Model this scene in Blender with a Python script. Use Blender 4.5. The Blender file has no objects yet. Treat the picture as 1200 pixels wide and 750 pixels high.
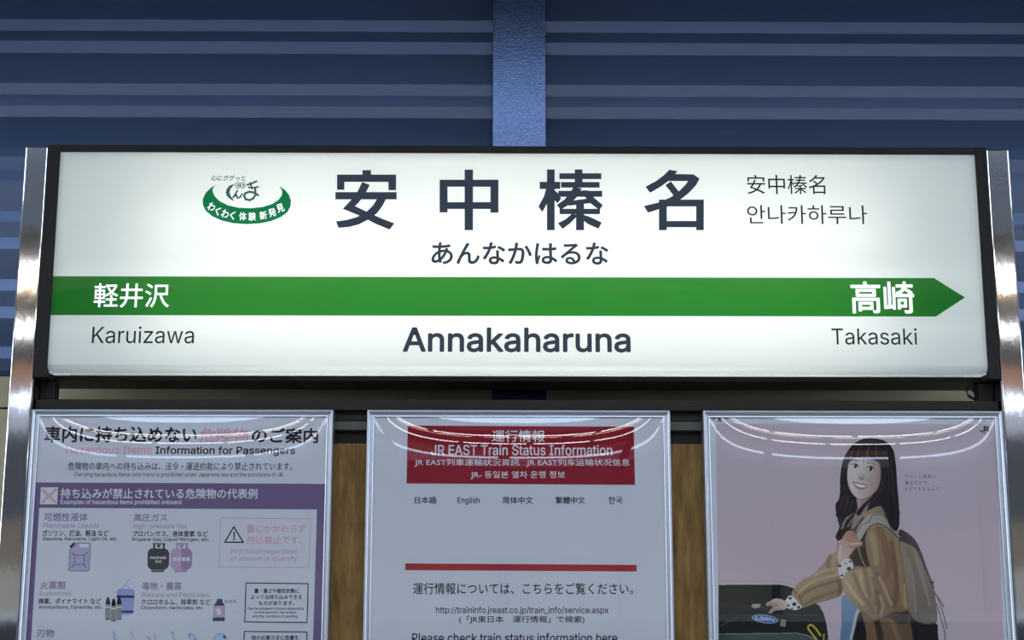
import bpy, bmesh, math, random
import numpy as np
from mathutils import Vector, Matrix, geometry

random.seed(4)
SC = bpy.context.scene
COL = SC.collection

# ------------------------------------------------------------------ camera
F_PX, CAM_D, CAM_H = 1700.0, 3.7, 1.55
YAW, PITCH, ROLL = math.radians(0.4774), math.radians(10.9175), math.radians(0.0427)
_f = Vector((math.sin(YAW) * math.cos(PITCH), math.cos(YAW) * math.cos(PITCH), math.sin(PITCH)))
_r0 = Vector((math.cos(YAW), -math.sin(YAW), 0))
_u0 = _r0.cross(_f)
_r = _r0 * math.cos(ROLL) + _u0 * math.sin(ROLL)
_u = _u0 * math.cos(ROLL) - _r0 * math.sin(ROLL)
CAM = Vector((0, -CAM_D, CAM_H))
cam = bpy.data.cameras.new('camera')
cam.sensor_width = 36.0
cam.lens = F_PX / 1200.0 * 36.0
cam.clip_start = 0.05
cam_o = bpy.data.objects.new('camera', cam)
COL.objects.link(cam_o)
m3 = Matrix((_r, _u, -_f)).transposed()
cam_o.matrix_world = Matrix.Translation(CAM) @ m3.to_4x4()
SC.camera = cam_o

# ------------------------------------------------------------------ light, exposure
SC.view_settings.view_transform = 'Standard'
SC.view_settings.look = 'None'
SC.view_settings.exposure = 0.0
SC.view_settings.gamma = 1.0
SC.view_settings.use_curve_mapping = False
SKY = (0.79, 0.95, 1.21)
SKY_STRENGTH = 6.7
SIGN_TUBE = 3.6
ROW_TUBE = 11.0
W = bpy.data.worlds.new('overcast_sky')
SC.world = W
W.use_nodes = True
nt = W.node_tree
bg = nt.nodes['Background']
tc = nt.nodes.new('ShaderNodeTexCoord')
no = nt.nodes.new('ShaderNodeTexNoise')
no.inputs['Scale'].default_value = 2.2
no.inputs['Detail'].default_value = 4
cr = nt.nodes.new('ShaderNodeValToRGB')
cr.color_ramp.elements[0].position = 0.35
cr.color_ramp.elements[0].color = (SKY[0] * .78, SKY[1] * .86, SKY[2] * .98, 1)
cr.color_ramp.elements[1].position = 0.65
cr.color_ramp.elements[1].color = (SKY[0] * 1.1, SKY[1] * 1.05, SKY[2], 1)
nt.links.new(tc.outputs['Generated'], no.inputs['Vector'])
nt.links.new(no.outputs['Fac'], cr.inputs['Fac'])
nt.links.new(cr.outputs['Color'], bg.inputs['Color'])
bg.inputs['Strength'].default_value = SKY_STRENGTH
SC.cycles.use_denoising = True
SC.cycles.max_bounces = 12
SC.cycles.diffuse_bounces = 5
SC.cycles.glossy_bounces = 5
SC.cycles.transparent_max_bounces = 16
SC.cycles.sample_clamp_indirect = 6.0
SC.cycles.caustics_reflective = False


# ------------------------------------------------------------------ helpers
def P(px, py, Y=0.0):
    """world point where the photograph's pixel meets the vertical plane y = Y"""
    d = _f * F_PX + _r * (px - 600.0) + _u * (375.0 - py)
    t = (Y - CAM.y) / d.y
    return CAM + d * t


def lin(c):
    c = c / 255.0
    return c / 12.92 if c <= 0.04045 else ((c + 0.055) / 1.055) ** 2.4


def rgb(r, g, b, k=1.0):
    return (lin(r) * k, lin(g) * k, lin(b) * k)


PAPER = rgb(158, 168, 190)


def ink(r, g, b, k=0.80):
    """albedo of a print that reads r,g,b where the paper reads PAPER"""
    v = rgb(r, g, b)
    return tuple(min(0.85, v[i] / PAPER[i] * k) for i in range(3))


MATS = {}


def mat(name, color=(.5, .5, .5), rough=0.5, metal=0.0, spec=0.5, emit=None):
    if name in MATS:
        return MATS[name]
    m = bpy.data.materials.new(name)
    m.use_nodes = True
    b = m.node_tree.nodes['Principled BSDF']
    b.inputs['Base Color'].default_value = (*color, 1)
    b.inputs['Roughness'].default_value = rough
    b.inputs['Metallic'].default_value = metal
    b.inputs['Specular IOR Level'].default_value = spec
    if emit:
        b.inputs['Emission Color'].default_value = (*emit[0], 1)
        b.inputs['Emission Strength'].default_value = emit[1]
    MATS[name] = m
    return m


def nodes(m):
    t = m.node_tree
    return t, t.nodes, t.links, t.nodes['Principled BSDF']


def noise_bump(m, scale, strength, dist, vec=(1, 1, 1), detail=3):
    t, n, l, b = nodes(m)
    tc = n.new('ShaderNodeTexCoord')
    mp = n.new('ShaderNodeMapping')
    mp.inputs['Scale'].default_value = vec
    x = n.new('ShaderNodeTexNoise')
    x.inputs['Scale'].default_value = scale
    x.inputs['Detail'].default_value = detail
    bu = n.new('ShaderNodeBump')
    bu.inputs['Strength'].default_value = strength
    bu.inputs['Distance'].default_value = dist
    l.new(tc.outputs['Object'], mp.inputs['Vector'])
    l.new(mp.outputs['Vector'], x.inputs['Vector'])
    l.new(x.outputs['Fac'], bu.inputs['Height'])
    l.new(bu.outputs['Normal'], b.inputs['Normal'])
    return x, mp


def noise_color(m, c0, c1, scale, vec=(1, 1, 1), detail=6, p0=.35, p1=.65):
    t, n, l, b = nodes(m)
    tc = n.new('ShaderNodeTexCoord')
    mp = n.new('ShaderNodeMapping')
    mp.inputs['Scale'].default_value = vec
    x = n.new('ShaderNodeTexNoise')
    x.inputs['Scale'].default_value = scale
    x.inputs['Detail'].default_value = detail
    r = n.new('ShaderNodeValToRGB')
    r.color_ramp.elements[0].position = p0
    r.color_ramp.elements[1].position = p1
    r.color_ramp.elements[0].color = (*c0, 1)
    r.color_ramp.elements[1].color = (*c1, 1)
    l.new(tc.outputs['Object'], mp.inputs['Vector'])
    l.new(mp.outputs['Vector'], x.inputs['Vector'])
    l.new(x.outputs['Fac'], r.inputs['Fac'])
    l.new(r.outputs['Color'], b.inputs['Base Color'])


class MB:
    """collects faces; build() links them as one mesh object"""

    def __init__(self):
        self.v, self.f, self.mi, self.mats = [], [], [], []
        self.layer = 0

    def slot(self, m):
        if m not in self.mats:
            self.mats.append(m)
        return self.mats.index(m)

    def face(self, pts, m):
        k = len(self.v)
        self.v += [tuple(p) for p in pts]
        self.f.append(tuple(range(k, k + len(pts))))
        self.mi.append(self.slot(m))

    def box(self, x0, x1, y0, y1, z0, z1, m):
        c = [(x0, y0, z0), (x1, y0, z0), (x1, y1, z0), (x0, y1, z0), (x0, y0, z1), (x1, y0, z1), (x1, y1, z1), (x0, y1, z1)]
        k = len(self.v)
        self.v += c
        s = self.slot(m)
        for q in ((0, 3, 2, 1), (4, 5, 6, 7), (0, 1, 5, 4), (2, 3, 7, 6), (1, 2, 6, 5), (3, 0, 4, 7)):
            self.f.append(tuple(k + i for i in q))
            self.mi.append(s)

    def fill(self, loops, Y, m):
        """flat fill in the plane y = Y, facing the viewer; loops of (x, z), the first is the outline"""
        vs = [[Vector((x, z, 0)) for x, z in lp] for lp in loops]
        flat = [p for lp in vs for p in lp]
        k = len(self.v)
        self.v += [(p.x, Y, p.y) for p in flat]
        s = self.slot(m)
        for t in geometry.tessellate_polygon(vs):
            a, b, c = (flat[i] for i in t)
            if (b - a).cross(c - a).z < 0:
                t = (t[0], t[2], t[1])
            self.f.append(tuple(k + i for i in t))
            self.mi.append(s)

    def poly(self, px, Y, m):
        """outline given in photograph pixels, laid on the plane y = Y"""
        self.layer += 1
        self.fill([[(P(a, b, Y).x, P(a, b, Y).z) for a, b in px]], Y - self.layer * 6e-6, m)

    def stroke(self, px, w, Y, m, closed=False):
        n = len(px)
        for i in range(n if closed else n - 1):
            a, b = Vector(px[i]), Vector(px[(i + 1) % n])
            d = (b - a)
            if d.length < 1e-6:
                continue
            d.normalize()
            q = Vector((-d.y, d.x)) * w / 2
            e = d * w / 2
            self.poly([a + q - e, b + q + e, b - q + e, a - q - e], Y, m)

    def build(self, name, parent=None, smooth=False):
        me = bpy.data.meshes.new(name)
        me.from_pydata(self.v, [], self.f)
        for m in self.mats:
            me.materials.append(m)
        me.polygons.foreach_set('material_index', self.mi)
        if smooth:
            me.polygons.foreach_set('use_smooth', [True] * len(self.f))
        me.update()
        return link(name, me, parent)


def link(name, me, parent=None):
    o = bpy.data.objects.new(name, me)
    COL.objects.link(o)
    if parent is not None:
        o.parent = parent
        o.matrix_parent_inverse = parent_inv(parent)
    return o


def parent_inv(p):
    return Matrix.Translation(-p.location)


def tag(o, label, cat, group=None):
    o['label'] = label
    o['category'] = cat
    if group:
        o['group'] = group
    return o


def thing(name, label, cat, loc, group=None):
    o = bpy.data.objects.new(name, None)
    o.empty_display_size = 0.05
    COL.objects.link(o)
    o.location = loc
    return tag(o, label, cat, group)


def structure(o):
    o['kind'] = 'structure'
    return o


def bevel(o, w, seg=2):
    b = o.modifiers.new('bevel', 'BEVEL')
    b.width = w
    b.segments = seg
    b.limit_method = 'ANGLE'
    o.data.polygons.foreach_set('use_smooth', [True] * len(o.data.polygons))
    b.harden_normals = True
    return o


def weld(o):
    bm = bmesh.new()
    bm.from_mesh(o.data)
    bmesh.ops.remove_doubles(bm, verts=bm.verts, dist=1e-6)
    bmesh.ops.recalc_face_normals(bm, faces=bm.faces)
    bm.to_mesh(o.data)
    bm.free()
    return o


def add_tube(mb, pts, r, m, seg=10):
    """round bar through pts"""
    pts = [Vector(p) for p in pts]
    rings = []
    for i, p in enumerate(pts):
        d = (pts[min(i + 1, len(pts) - 1)] - pts[max(i - 1, 0)]).normalized()
        a = d.cross(Vector((0, 0, 1)))
        if a.length < 1e-3:
            a = d.cross(Vector((1, 0, 0)))
        a.normalize()
        b = d.cross(a)
        rings.append([p + a * r * math.cos(2 * math.pi * k / seg) + b * r * math.sin(2 * math.pi * k / seg) for k in range(seg)])
    k0 = len(mb.v)
    s = mb.slot(m)
    for rg in rings:
        mb.v += [tuple(q) for q in rg]
    for i in range(len(rings) - 1):
        for k in range(seg):
            a = k0 + i * seg + k
            b = k0 + i * seg + (k + 1) % seg
            mb.f.append((a, b, b + seg, a + seg))
            mb.mi.append(s)
    mb.f.append(tuple(k0 + k for k in range(seg))[::-1])
    mb.mi.append(s)
    e = k0 + (len(rings) - 1) * seg
    mb.f.append(tuple(e + k for k in range(seg)))
    mb.mi.append(s)


def box_px(bb, Y):
    """pixel box -> x0, z0, x1, z1 on the plane y = Y"""
    x0, y0, x1, y1 = bb
    xm, ym = (x0 + x1) / 2, (y0 + y1) / 2
    return P(x0, ym, Y).x, P(xm, y1, Y).z, P(x1, ym, Y).x, P(xm, y0, Y).z


def fit_mesh(me, bb, Y, rot=0.0):
    n = len(me.vertices)
    co = np.empty(n * 3)
    me.vertices.foreach_get('co', co)
    co = co.reshape(-1, 3)
    lo, hi = co.min(0), co.max(0)
    x0, z0, x1, z1 = box_px(bb, Y)
    u = (co[:, 0] - lo[0]) / max(hi[0] - lo[0], 1e-9) - .5
    v = (co[:, 1] - lo[1]) / max(hi[1] - lo[1], 1e-9) - .5
    X, Z = u * (x1 - x0), v * (z1 - z0)
    c, s = math.cos(rot), math.sin(rot)
    out = np.stack([(x0 + x1) / 2 + X * c - Z * s, np.full(n, Y), (z0 + z1) / 2 + X * s + Z * c], 1)
    me.vertices.foreach_set('co', out.ravel())
    me.update()


def jtext(body, bb, Y, m, parent, name='lettering', bold=0.0, rot=0.0, sp=1.0):
    """lettering of any script, fitted to a pixel box on the plane y = Y; bold thickens the strokes (in em)"""
    cu = bpy.data.curves.new('lettering', 'FONT')
    cu.body = body
    cu.size = 1
    cu.space_character = sp
    cu.resolution_u = 4 if bb[3] - bb[1] > 14 else 2
    tmp = bpy.data.objects.new('lettering', cu)
    COL.objects.link(tmp)
    dg = bpy.context.evaluated_depsgraph_get()
    me = bpy.data.meshes.new_from_object(tmp.evaluated_get(dg))
    bpy.data.objects.remove(tmp)
    bpy.data.curves.remove(cu)
    me.name = name
    me.materials.clear()
    me.materials.append(m)
    offs = [(0.0, 0.0)]
    if bold:
        k = bold * .8
        offs += [(k * math.cos(a * math.pi / 4), k * math.sin(a * math.pi / 4)) for a in range(8)]
        bm = bmesh.new()
        bm.from_mesh(me)
        base = list(bm.verts) + list(bm.edges) + list(bm.faces)
        sets = [list(bm.verts)]
        for _ in offs[1:]:
            d = bmesh.ops.duplicate(bm, geom=base)
            sets.append([g for g in d['geom'] if isinstance(g, bmesh.types.BMVert)])
        for s, (dx, dy) in zip(sets, offs):
            for v in s:
                v.co.x += dx
                v.co.y += dy
        bm.verts.index_update()
        lay = {}
        for i, s in enumerate(sets):
            for v in s:
                lay[v.index] = i
        order = [lay[v.index] for v in bm.verts]
        bm.to_mesh(me)
        bm.free()
    fit_mesh(me, bb, Y, rot)
    if bold:
        for v, i in zip(me.vertices, order):
            v.co.y -= i * 6e-6
    return link(name, me, parent)


def ltext(body, bb, Y, m, parent, name='lettering', bold=0.0, track=0.0):
    """Latin lettering from the outlines in GLYPHS, fitted to a pixel box"""
    mb = MB()
    lay = []
    x = 0.0
    for ch in body:
        adv, s = GLYPHS[ch]
        loops = []
        for part in (s.split(';') if s else []):
            a = np.array([[float(t) for t in q.split(',')] for q in part.split()])
            ar = 0.5 * np.sum(a[:, 0] * np.roll(a[:, 1], -1) - np.roll(a[:, 0], -1) * a[:, 1])
            loops.append((a, ar))
        if loops:
            sg = np.sign(max(loops, key=lambda q: abs(q[1]))[1])
            outs = [a for a, ar in loops if np.sign(ar) == sg]
            holes = [a for a, ar in loops if np.sign(ar) != sg]
            for q_, o_ in enumerate(outs):
                lo, hi = o_.min(0), o_.max(0)
                hs = [h for h in holes if (h.min(0) > lo).all() and (h.max(0) < hi).all()]
                mb.fill([[(x + p[0], p[1]) for p in lp] for lp in [o_] + hs], 0, m)
                lay += [q_] * (len(mb.v) - len(lay))
        x += adv + track
    offs = [(0.0, 0.0)] + ([(bold * math.cos(q * math.pi / 4), bold * math.sin(q * math.pi / 4)) for q in range(8)] if bold else [])
    base_v, base_f, base_l, n0 = list(mb.v), list(mb.f), list(lay), len(mb.v)
    mb.v, mb.f, lay = [], [], []
    for q, (dx, dy) in enumerate(offs):
        mb.v += [(p[0] + dx, p[2] + dy, 0) for p in base_v]
        mb.f += [tuple(k + q * n0 for k in f_) for f_ in base_f]
        lay += [q * 2 + k for k in base_l]
    mb.mi = [0] * len(mb.f)
    o = mb.build(name, parent)
    fit_mesh(o.data, bb, Y)
    for v_, q_ in zip(o.data.vertices, lay):
        v_.co.y -= q_ * 6e-6
    return o

GLYPHS = {
' ': (188, ''),
'!': (196, '67,160 63,509 132,509 128,160;98,-4 81,-1 66,9 56,24 52,41 56,58 66,73 81,83 98,86 116,83 130,73 140,58 143,41 140,24 130,9 116,-1'),
',': (188, '38,-119 68,71 137,71 84,-119'),
'-': (453, '337,244 337,188 114,188 114,244'),
'.': (188, '95,-4 78,-1 63,9 53,24 50,41 53,59 63,73 78,83 95,87 113,83 128,73 138,59 141,41 138,24 128,9 113,-1'),
'/': (249, '235,533 71,-76 14,-76 178,533'),
':': (188, '95,-4 78,-1 63,9 53,24 50,41 53,59 63,73 78,83 95,87 113,83 128,73 138,59 141,41 138,24 128,9 113,-1;95,271 78,274 63,284 53,299 50,316 53,334 63,349 78,359 95,362 113,359 128,349 138,334 141,316 138,299 128,284 113,274'),
'A': (480, '16,0 201,509 276,509 463,0 395,0 287,302 264,372 232,478 245,478 213,371 191,302 85,0;110,142 110,199 370,199 370,142'),
'B': (456, '60,0 60,509 241,509 289,504 329,491 359,469 381,442 394,410 398,374 395,344 387,320 373,301 356,286 336,275 315,267 315,262 339,257 363,245 385,227 402,203 414,173 418,136 413,100 400,67 377,39 344,18 301,4 247,0;125,57 245,57 296,63 330,80 349,105 355,137 352,161 342,184 327,203 306,218 279,228 248,231 125,231;125,285 238,285 265,288 288,296 308,309 323,326 333,348 336,372 330,403 313,429 283,446 240,452 125,452'),
'C': (510, '267,-7 205,1 150,25 104,63 70,115 48,179 40,254 48,329 70,393 104,445 150,484 205,508 267,516 305,513 340,504 373,490 402,471 427,447 448,418 463,385 473,348 408,348 401,373 389,395 375,413 357,428 337,440 315,449 292,454 267,456 223,450 184,432 150,403 125,364 109,314 103,254 109,194 125,145 151,105 184,76 223,59 267,53 292,55 315,60 337,69 357,81 375,96 389,114 401,136 408,160 473,160 463,124 448,91 428,62 402,38 373,19 341,5 305,-4'),
'D': (502, '219,0 96,0 96,57 215,57 272,63 318,81 354,110 379,149 394,198 399,255 394,312 379,361 354,399 320,428 275,446 221,452 93,452 93,509 225,509 294,501 353,478 399,441 433,391 455,329 462,255 455,181 433,119 398,68 351,31 291,8;125,509 125,0 60,0 60,509'),
'E': (419, '60,0 60,509 372,509 372,452 125,452 125,286 355,286 355,229 125,229 125,57 375,57 375,0'),
'F': (410, '60,0 60,509 369,509 369,452 125,452 125,278 346,278 346,221 125,221 125,0'),
'G': (520, '269,-7 205,1 149,25 104,64 69,116 47,179 40,254 47,329 69,393 103,445 149,484 203,508 265,516 304,513 340,504 374,489 403,469 429,445 449,416 465,384 474,349 408,349 399,372 387,393 373,411 356,427 337,439 315,448 291,454 265,456 222,450 183,432 150,404 125,364 109,314 103,254 109,194 125,145 151,105 184,76 224,59 269,53 309,57 345,71 374,93 396,123 410,160 415,202 434,199 283,199 283,256 478,256 478,200 471,141 451,91 419,50 377,19 326,0'),
'H': (517, '60,0 60,509 125,509 125,289 392,289 392,509 457,509 457,0 392,0 392,232 125,232 125,0'),
'I': (300, '31,0 31,57 118,57 118,452 31,452 31,509 269,509 269,452 183,452 183,57 269,57 269,0'),
'J': (396, '185,-7 124,3 75,33 44,81 33,145 33,173 98,173 98,145 104,104 122,74 149,56 185,50 220,56 248,74 266,104 272,145 272,509 336,509 336,145 326,81 294,33 246,3'),
'K': (467, '104,145 104,216 139,261 174,303 212,344 364,509 448,509 231,276 228,276;60,0 60,509 125,509 125,334 124,225 125,193 125,0;372,0 188,259 228,309 449,0'),
'L': (393, '60,0 60,509 125,509 125,57 361,57 361,0'),
'N': (523, '60,0 60,509 136,509 343,183 363,151 388,107 414,55 405,54 401,108 399,157 399,195 399,509 463,509 463,0 387,0 202,290 177,331 148,381 108,452 119,454 122,384 124,328 125,291 125,0'),
'O': (533, '267,-7 205,1 150,25 105,63 70,115 48,179 40,254 48,329 70,393 105,445 150,484 205,508 267,516 329,508 384,484 429,445 464,393 486,329 493,254 486,179 464,115 429,63 384,25 329,1;267,53 310,59 349,76 383,105 408,144 425,194 430,254 425,314 408,365 383,404 349,433 310,450 267,456 223,450 184,433 151,404 125,364 109,314 103,254 109,194 125,144 151,105 184,76 223,59'),
'P': (445, '60,0 60,509 235,509 289,503 332,487 366,462 390,430 404,391 409,348 404,304 390,265 366,233 332,207 289,191 235,186 109,186 109,242 233,242 269,246 297,256 318,272 333,294 342,319 344,348 342,376 333,402 318,423 297,439 268,449 232,452 125,452 125,0'),
'R': (449, '60,0 60,509 236,509 290,504 333,489 367,465 390,433 405,395 409,352 405,309 390,271 367,240 333,217 289,203 236,198 96,198 96,255 234,255 269,258 298,267 319,281 334,300 342,324 345,352 342,380 334,405 319,425 298,440 269,449 233,452 125,452 125,0;353,0 230,229 303,229 428,0'),
'S': (447, '224,-9 172,-4 128,9 91,31 64,60 46,96 38,137 104,137 110,110 123,88 142,71 166,59 194,52 224,49 257,52 286,60 311,74 329,92 341,114 346,139 342,161 332,179 316,193 296,205 272,214 245,222 184,239 128,260 86,289 60,326 52,372 58,413 75,448 102,476 138,498 180,511 227,516 275,511 316,498 351,476 377,449 394,415 401,378 337,378 326,412 302,437 267,453 225,459 194,456 167,448 145,435 129,418 118,398 115,376 119,352 131,334 148,319 169,308 191,300 212,293 264,279 312,264 336,252 359,238 379,220 395,198 405,171 408,139 403,99 386,64 360,34 323,11 278,-4'),
'T': (449, '32,452 32,509 417,509 417,452 257,452 257,0 193,0 193,452'),
'_': (319, '319,0 319,-56 0,-56 0,0'),
'a': (389, '160,-9 142,-8 126,-5 110,-1 94,5 80,12 68,22 57,32 48,45 40,58 35,73 31,90 30,108 31,123 34,138 38,150 43,161 50,171 58,179 67,187 78,193 89,199 100,203 112,207 125,211 178,220 234,227 244,228 252,230 259,232 265,235 270,238 273,243 275,248 276,255 276,257 275,268 273,279 271,288 267,297 262,304 256,311 248,317 240,322 230,326 220,329 208,330 196,331 183,330 171,329 159,326 149,322 140,318 132,313 124,307 118,301 112,294 107,288 103,281 100,274 41,291 48,308 57,322 67,335 79,346 91,355 104,364 118,370 133,375 148,379 163,382 179,384 194,384 204,384 215,383 227,382 239,379 251,376 263,372 275,367 286,360 296,353 306,343 315,333 322,320 329,306 333,290 336,272 337,251 337,0 277,0 277,52 272,52 269,45 264,38 258,32 252,25 244,18 236,12 226,6 215,1 203,-3 190,-6 176,-8;170,45 187,46 202,49 216,53 228,59 239,66 248,74 257,83 263,93 269,104 272,115 275,126 276,138 276,190 273,188 270,186 265,184 259,182 231,176 200,171 175,168 165,166 154,164 144,162 134,159 125,155 117,150 110,145 103,139 98,132 95,124 93,115 92,105 92,95 94,87 98,79 102,72 107,66 114,61 121,56 130,52 139,49 149,47 159,46'),
'b': (424, '229,-8 198,-5 172,4 153,17 138,31 118,59 112,59 112,0 53,0 53,509 114,509 114,319 118,319 137,346 152,360 171,373 197,381 229,384 274,378 313,361 345,332 370,293 385,245 390,189 385,133 370,84 346,45 313,16 274,-2;220,47 253,51 279,66 301,88 316,117 325,151 328,189 325,227 316,261 301,290 280,311 253,325 220,330 188,325 161,312 140,291 125,263 116,229 113,189 116,150 125,115 140,86 162,65 188,51'),
'c': (396, '207,-8 159,-2 117,16 82,46 56,85 40,133 34,187 40,243 56,291 82,330 117,360 159,378 207,384 234,383 260,377 284,368 305,356 324,341 340,322 353,301 362,277 303,262 298,276 290,289 281,301 270,311 257,319 242,325 226,329 207,330 173,325 145,310 124,287 108,258 99,224 96,187 99,151 108,117 124,89 145,66 173,51 207,46 226,48 243,52 258,58 271,66 282,76 292,89 299,102 304,117 363,102 354,78 341,56 325,37 306,21 285,9 261,-1 235,-6'),
'd': (424, '195,-8 151,-2 111,16 79,45 55,84 39,133 34,189 39,245 55,293 79,332 112,361 151,378 196,384 228,381 253,373 272,360 287,346 306,319 311,319 311,509 372,509 372,0 313,0 313,59 307,59 287,31 272,17 252,4 227,-5;205,47 236,51 263,65 284,86 299,115 309,150 312,189 309,229 300,263 284,291 263,312 237,325 205,330 172,325 145,311 124,290 108,261 99,227 96,189 99,151 109,117 124,88 145,66 172,51'),
'e': (404, '212,-8 161,-2 117,16 82,46 56,85 40,132 34,187 39,242 55,290 81,329 115,359 157,378 205,384 236,382 266,374 294,361 319,341 341,315 357,282 368,242 371,194 371,169 75,169 75,221 338,221 310,202 307,237 298,269 283,294 263,314 237,326 205,330 173,326 146,313 125,294 109,270 99,241 96,211 96,178 100,139 110,106 128,80 151,61 179,50 212,46 234,48 254,53 271,61 285,73 297,88 306,105 365,91 353,63 335,39 311,19 283,4 249,-5'),
'f': (254, '228,379 228,327 6,327 6,379;81,0 81,432 84,461 96,486 113,505 135,519 161,527 187,530 207,529 222,527 243,521 227,468 215,472 195,474 171,470 154,460 145,443 142,419 142,0'),
'g': (425, '207,-151 168,-148 134,-140 105,-127 82,-110 64,-91 51,-69 101,-41 122,-66 136,-78 154,-88 178,-95 207,-97 249,-92 282,-75 304,-47 311,-6 311,68 306,68 287,41 272,28 252,16 227,8 195,5 152,10 113,27 80,53 55,90 39,136 34,191 39,246 55,293 80,332 112,361 152,378 196,384 228,382 253,373 273,360 288,346 308,319 313,319 313,379 372,379 372,-9 367,-54 350,-90 324,-117 291,-136 251,-147;205,59 237,63 264,75 285,95 300,121 309,154 312,193 309,231 300,264 285,291 264,312 237,325 205,330 172,325 145,312 124,290 109,262 99,229 96,193 99,155 109,123 124,96 145,76 172,63'),
'h': (410, '114,227 114,0 53,0 53,509 114,509 114,287 102,287 112,312 124,332 137,349 152,362 169,372 187,379 207,383 227,384 246,383 264,380 280,376 295,369 309,360 321,349 332,336 341,321 348,304 353,285 356,264 357,240 357,0 296,0 296,235 295,256 290,275 283,291 273,304 260,315 246,323 229,328 210,329 197,328 184,326 172,322 161,317 150,311 141,303 133,293 126,283 121,271 117,257 114,243'),
'i': (167, '53,0 53,379 114,379 114,0;84,443 75,444 67,446 60,449 54,455 48,461 44,468 42,475 41,483 42,491 44,499 48,506 54,512 60,517 67,521 75,523 84,524 92,523 100,521 107,517 114,512 119,506 123,499 126,491 126,483 126,475 123,468 119,461 114,455 107,449 100,446 92,444'),
'j': (167, '53,379 114,379 114,-30 111,-63 102,-90 86,-113 65,-129 37,-139 4,-143 -10,-143 -10,-87 2,-87 25,-83 40,-72 50,-54 53,-29;83,443 67,446 53,455 44,468 41,483 44,499 53,512 67,521 83,524 100,521 114,512 123,499 126,483 123,468 114,455 100,446'),
'k': (381, '110,137 110,212 121,212 284,379 360,379 184,199 177,199;53,0 53,509 114,509 114,0;294,0 148,186 191,229 372,0'),
'l': (189, '139,-2 101,3 74,20 58,47 53,84 53,509 114,509 114,99 115,77 120,62 130,54 146,52 160,53 170,54 181,3 162,-1'),
'm': (610, '53,0 53,379 112,379 112,295 108,295 118,323 132,346 151,363 172,376 195,384 219,386 257,380 287,361 309,331 321,295 312,295 322,321 337,343 357,361 381,375 407,383 437,386 468,383 497,372 522,354 541,328 553,296 557,255 557,0 496,0 496,254 490,289 473,313 447,326 419,330 395,328 374,320 358,307 345,290 338,270 335,247 335,0 274,0 274,260 269,288 253,311 229,326 199,330 178,328 158,320 140,307 126,289 117,266 114,238 114,0'),
'n': (410, '114,227 114,0 53,0 53,379 112,379 112,287 102,287 112,312 124,332 137,349 152,362 169,372 187,379 207,383 227,384 246,383 264,380 280,376 295,369 309,360 321,349 332,336 341,321 348,304 353,285 356,264 357,240 357,0 296,0 296,235 295,256 290,275 283,291 273,304 260,315 246,323 229,328 210,329 197,328 184,326 172,322 161,317 150,311 141,303 133,293 126,283 121,271 117,257 114,243'),
'o': (415, '207,-8 159,-2 117,16 82,46 56,85 40,133 34,187 40,243 56,291 82,330 117,360 159,378 207,384 256,378 299,360 333,330 359,291 376,243 381,187 376,133 359,85 333,46 299,16 256,-2;207,46 242,51 270,66 292,89 307,117 316,151 319,187 316,224 307,258 292,287 270,310 242,325 207,330 173,325 145,310 124,287 108,258 99,224 96,187 99,151 108,117 124,89 145,66 173,51'),
'p': (424, '53,-143 53,379 112,379 112,319 118,319 137,346 152,360 171,373 197,381 229,384 274,378 313,361 345,332 370,293 385,245 390,189 385,133 370,84 346,45 313,16 274,-2 229,-8 198,-5 173,4 153,17 138,31 118,59 114,59 114,-143;220,47 253,51 279,66 301,88 316,117 325,151 328,189 325,227 316,261 301,290 280,311 253,325 220,330 188,325 161,312 140,291 125,263 116,229 113,189 116,150 125,115 140,86 162,65 188,51'),
'q': (424, '372,-143 311,-143 311,59 306,59 287,31 272,17 252,4 227,-5 195,-8 151,-2 111,16 79,45 55,84 39,133 34,189 39,245 55,293 79,332 112,361 151,378 196,384 228,381 253,373 272,360 287,346 307,319 313,319 313,379 372,379;205,47 236,51 263,65 284,86 299,115 309,150 312,189 309,229 300,263 284,291 263,312 237,325 205,330 172,325 145,311 124,290 108,261 99,227 96,189 99,151 109,117 124,88 145,66 172,51'),
'r': (259, '53,0 53,379 112,379 112,321 115,321 122,335 130,347 140,358 152,367 166,375 181,380 196,384 213,385 229,384 243,384 243,322 230,324 207,326 194,325 182,323 170,319 159,315 149,309 140,301 132,293 126,284 121,273 117,262 114,250 114,237 114,0'),
's': (365, '182,-8 163,-7 145,-5 128,-2 112,3 98,10 84,18 72,27 62,38 53,50 45,63 40,78 36,94 94,107 99,92 105,79 114,69 124,60 136,54 150,49 165,46 181,45 200,46 217,50 232,55 244,62 255,71 262,81 267,91 268,103 267,112 265,121 260,129 254,136 246,142 237,147 225,151 212,155 149,170 125,177 104,186 87,196 72,208 61,222 53,237 48,255 47,274 48,290 51,305 57,319 65,332 75,343 87,354 100,363 115,370 131,377 149,381 167,384 187,384 206,384 223,381 239,378 254,372 267,366 279,358 290,349 299,339 307,328 314,316 319,303 324,290 268,277 264,288 258,298 251,307 243,316 232,323 219,328 205,331 187,333 171,332 156,329 143,324 131,317 121,308 114,299 110,289 109,277 110,267 112,258 117,250 124,243 133,237 144,232 157,227 172,223 229,209 254,202 275,194 292,183 306,171 317,158 325,142 330,125 331,107 330,90 326,75 321,61 312,47 302,35 290,24 276,15 260,6 242,0 223,-5 203,-7'),
't': (227, '204,379 204,327 6,327 6,379;65,471 126,471 126,98 128,76 136,61 150,53 170,50 185,51 202,54 213,2 192,-3 168,-4 125,2 92,21 72,52 65,93'),
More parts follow.
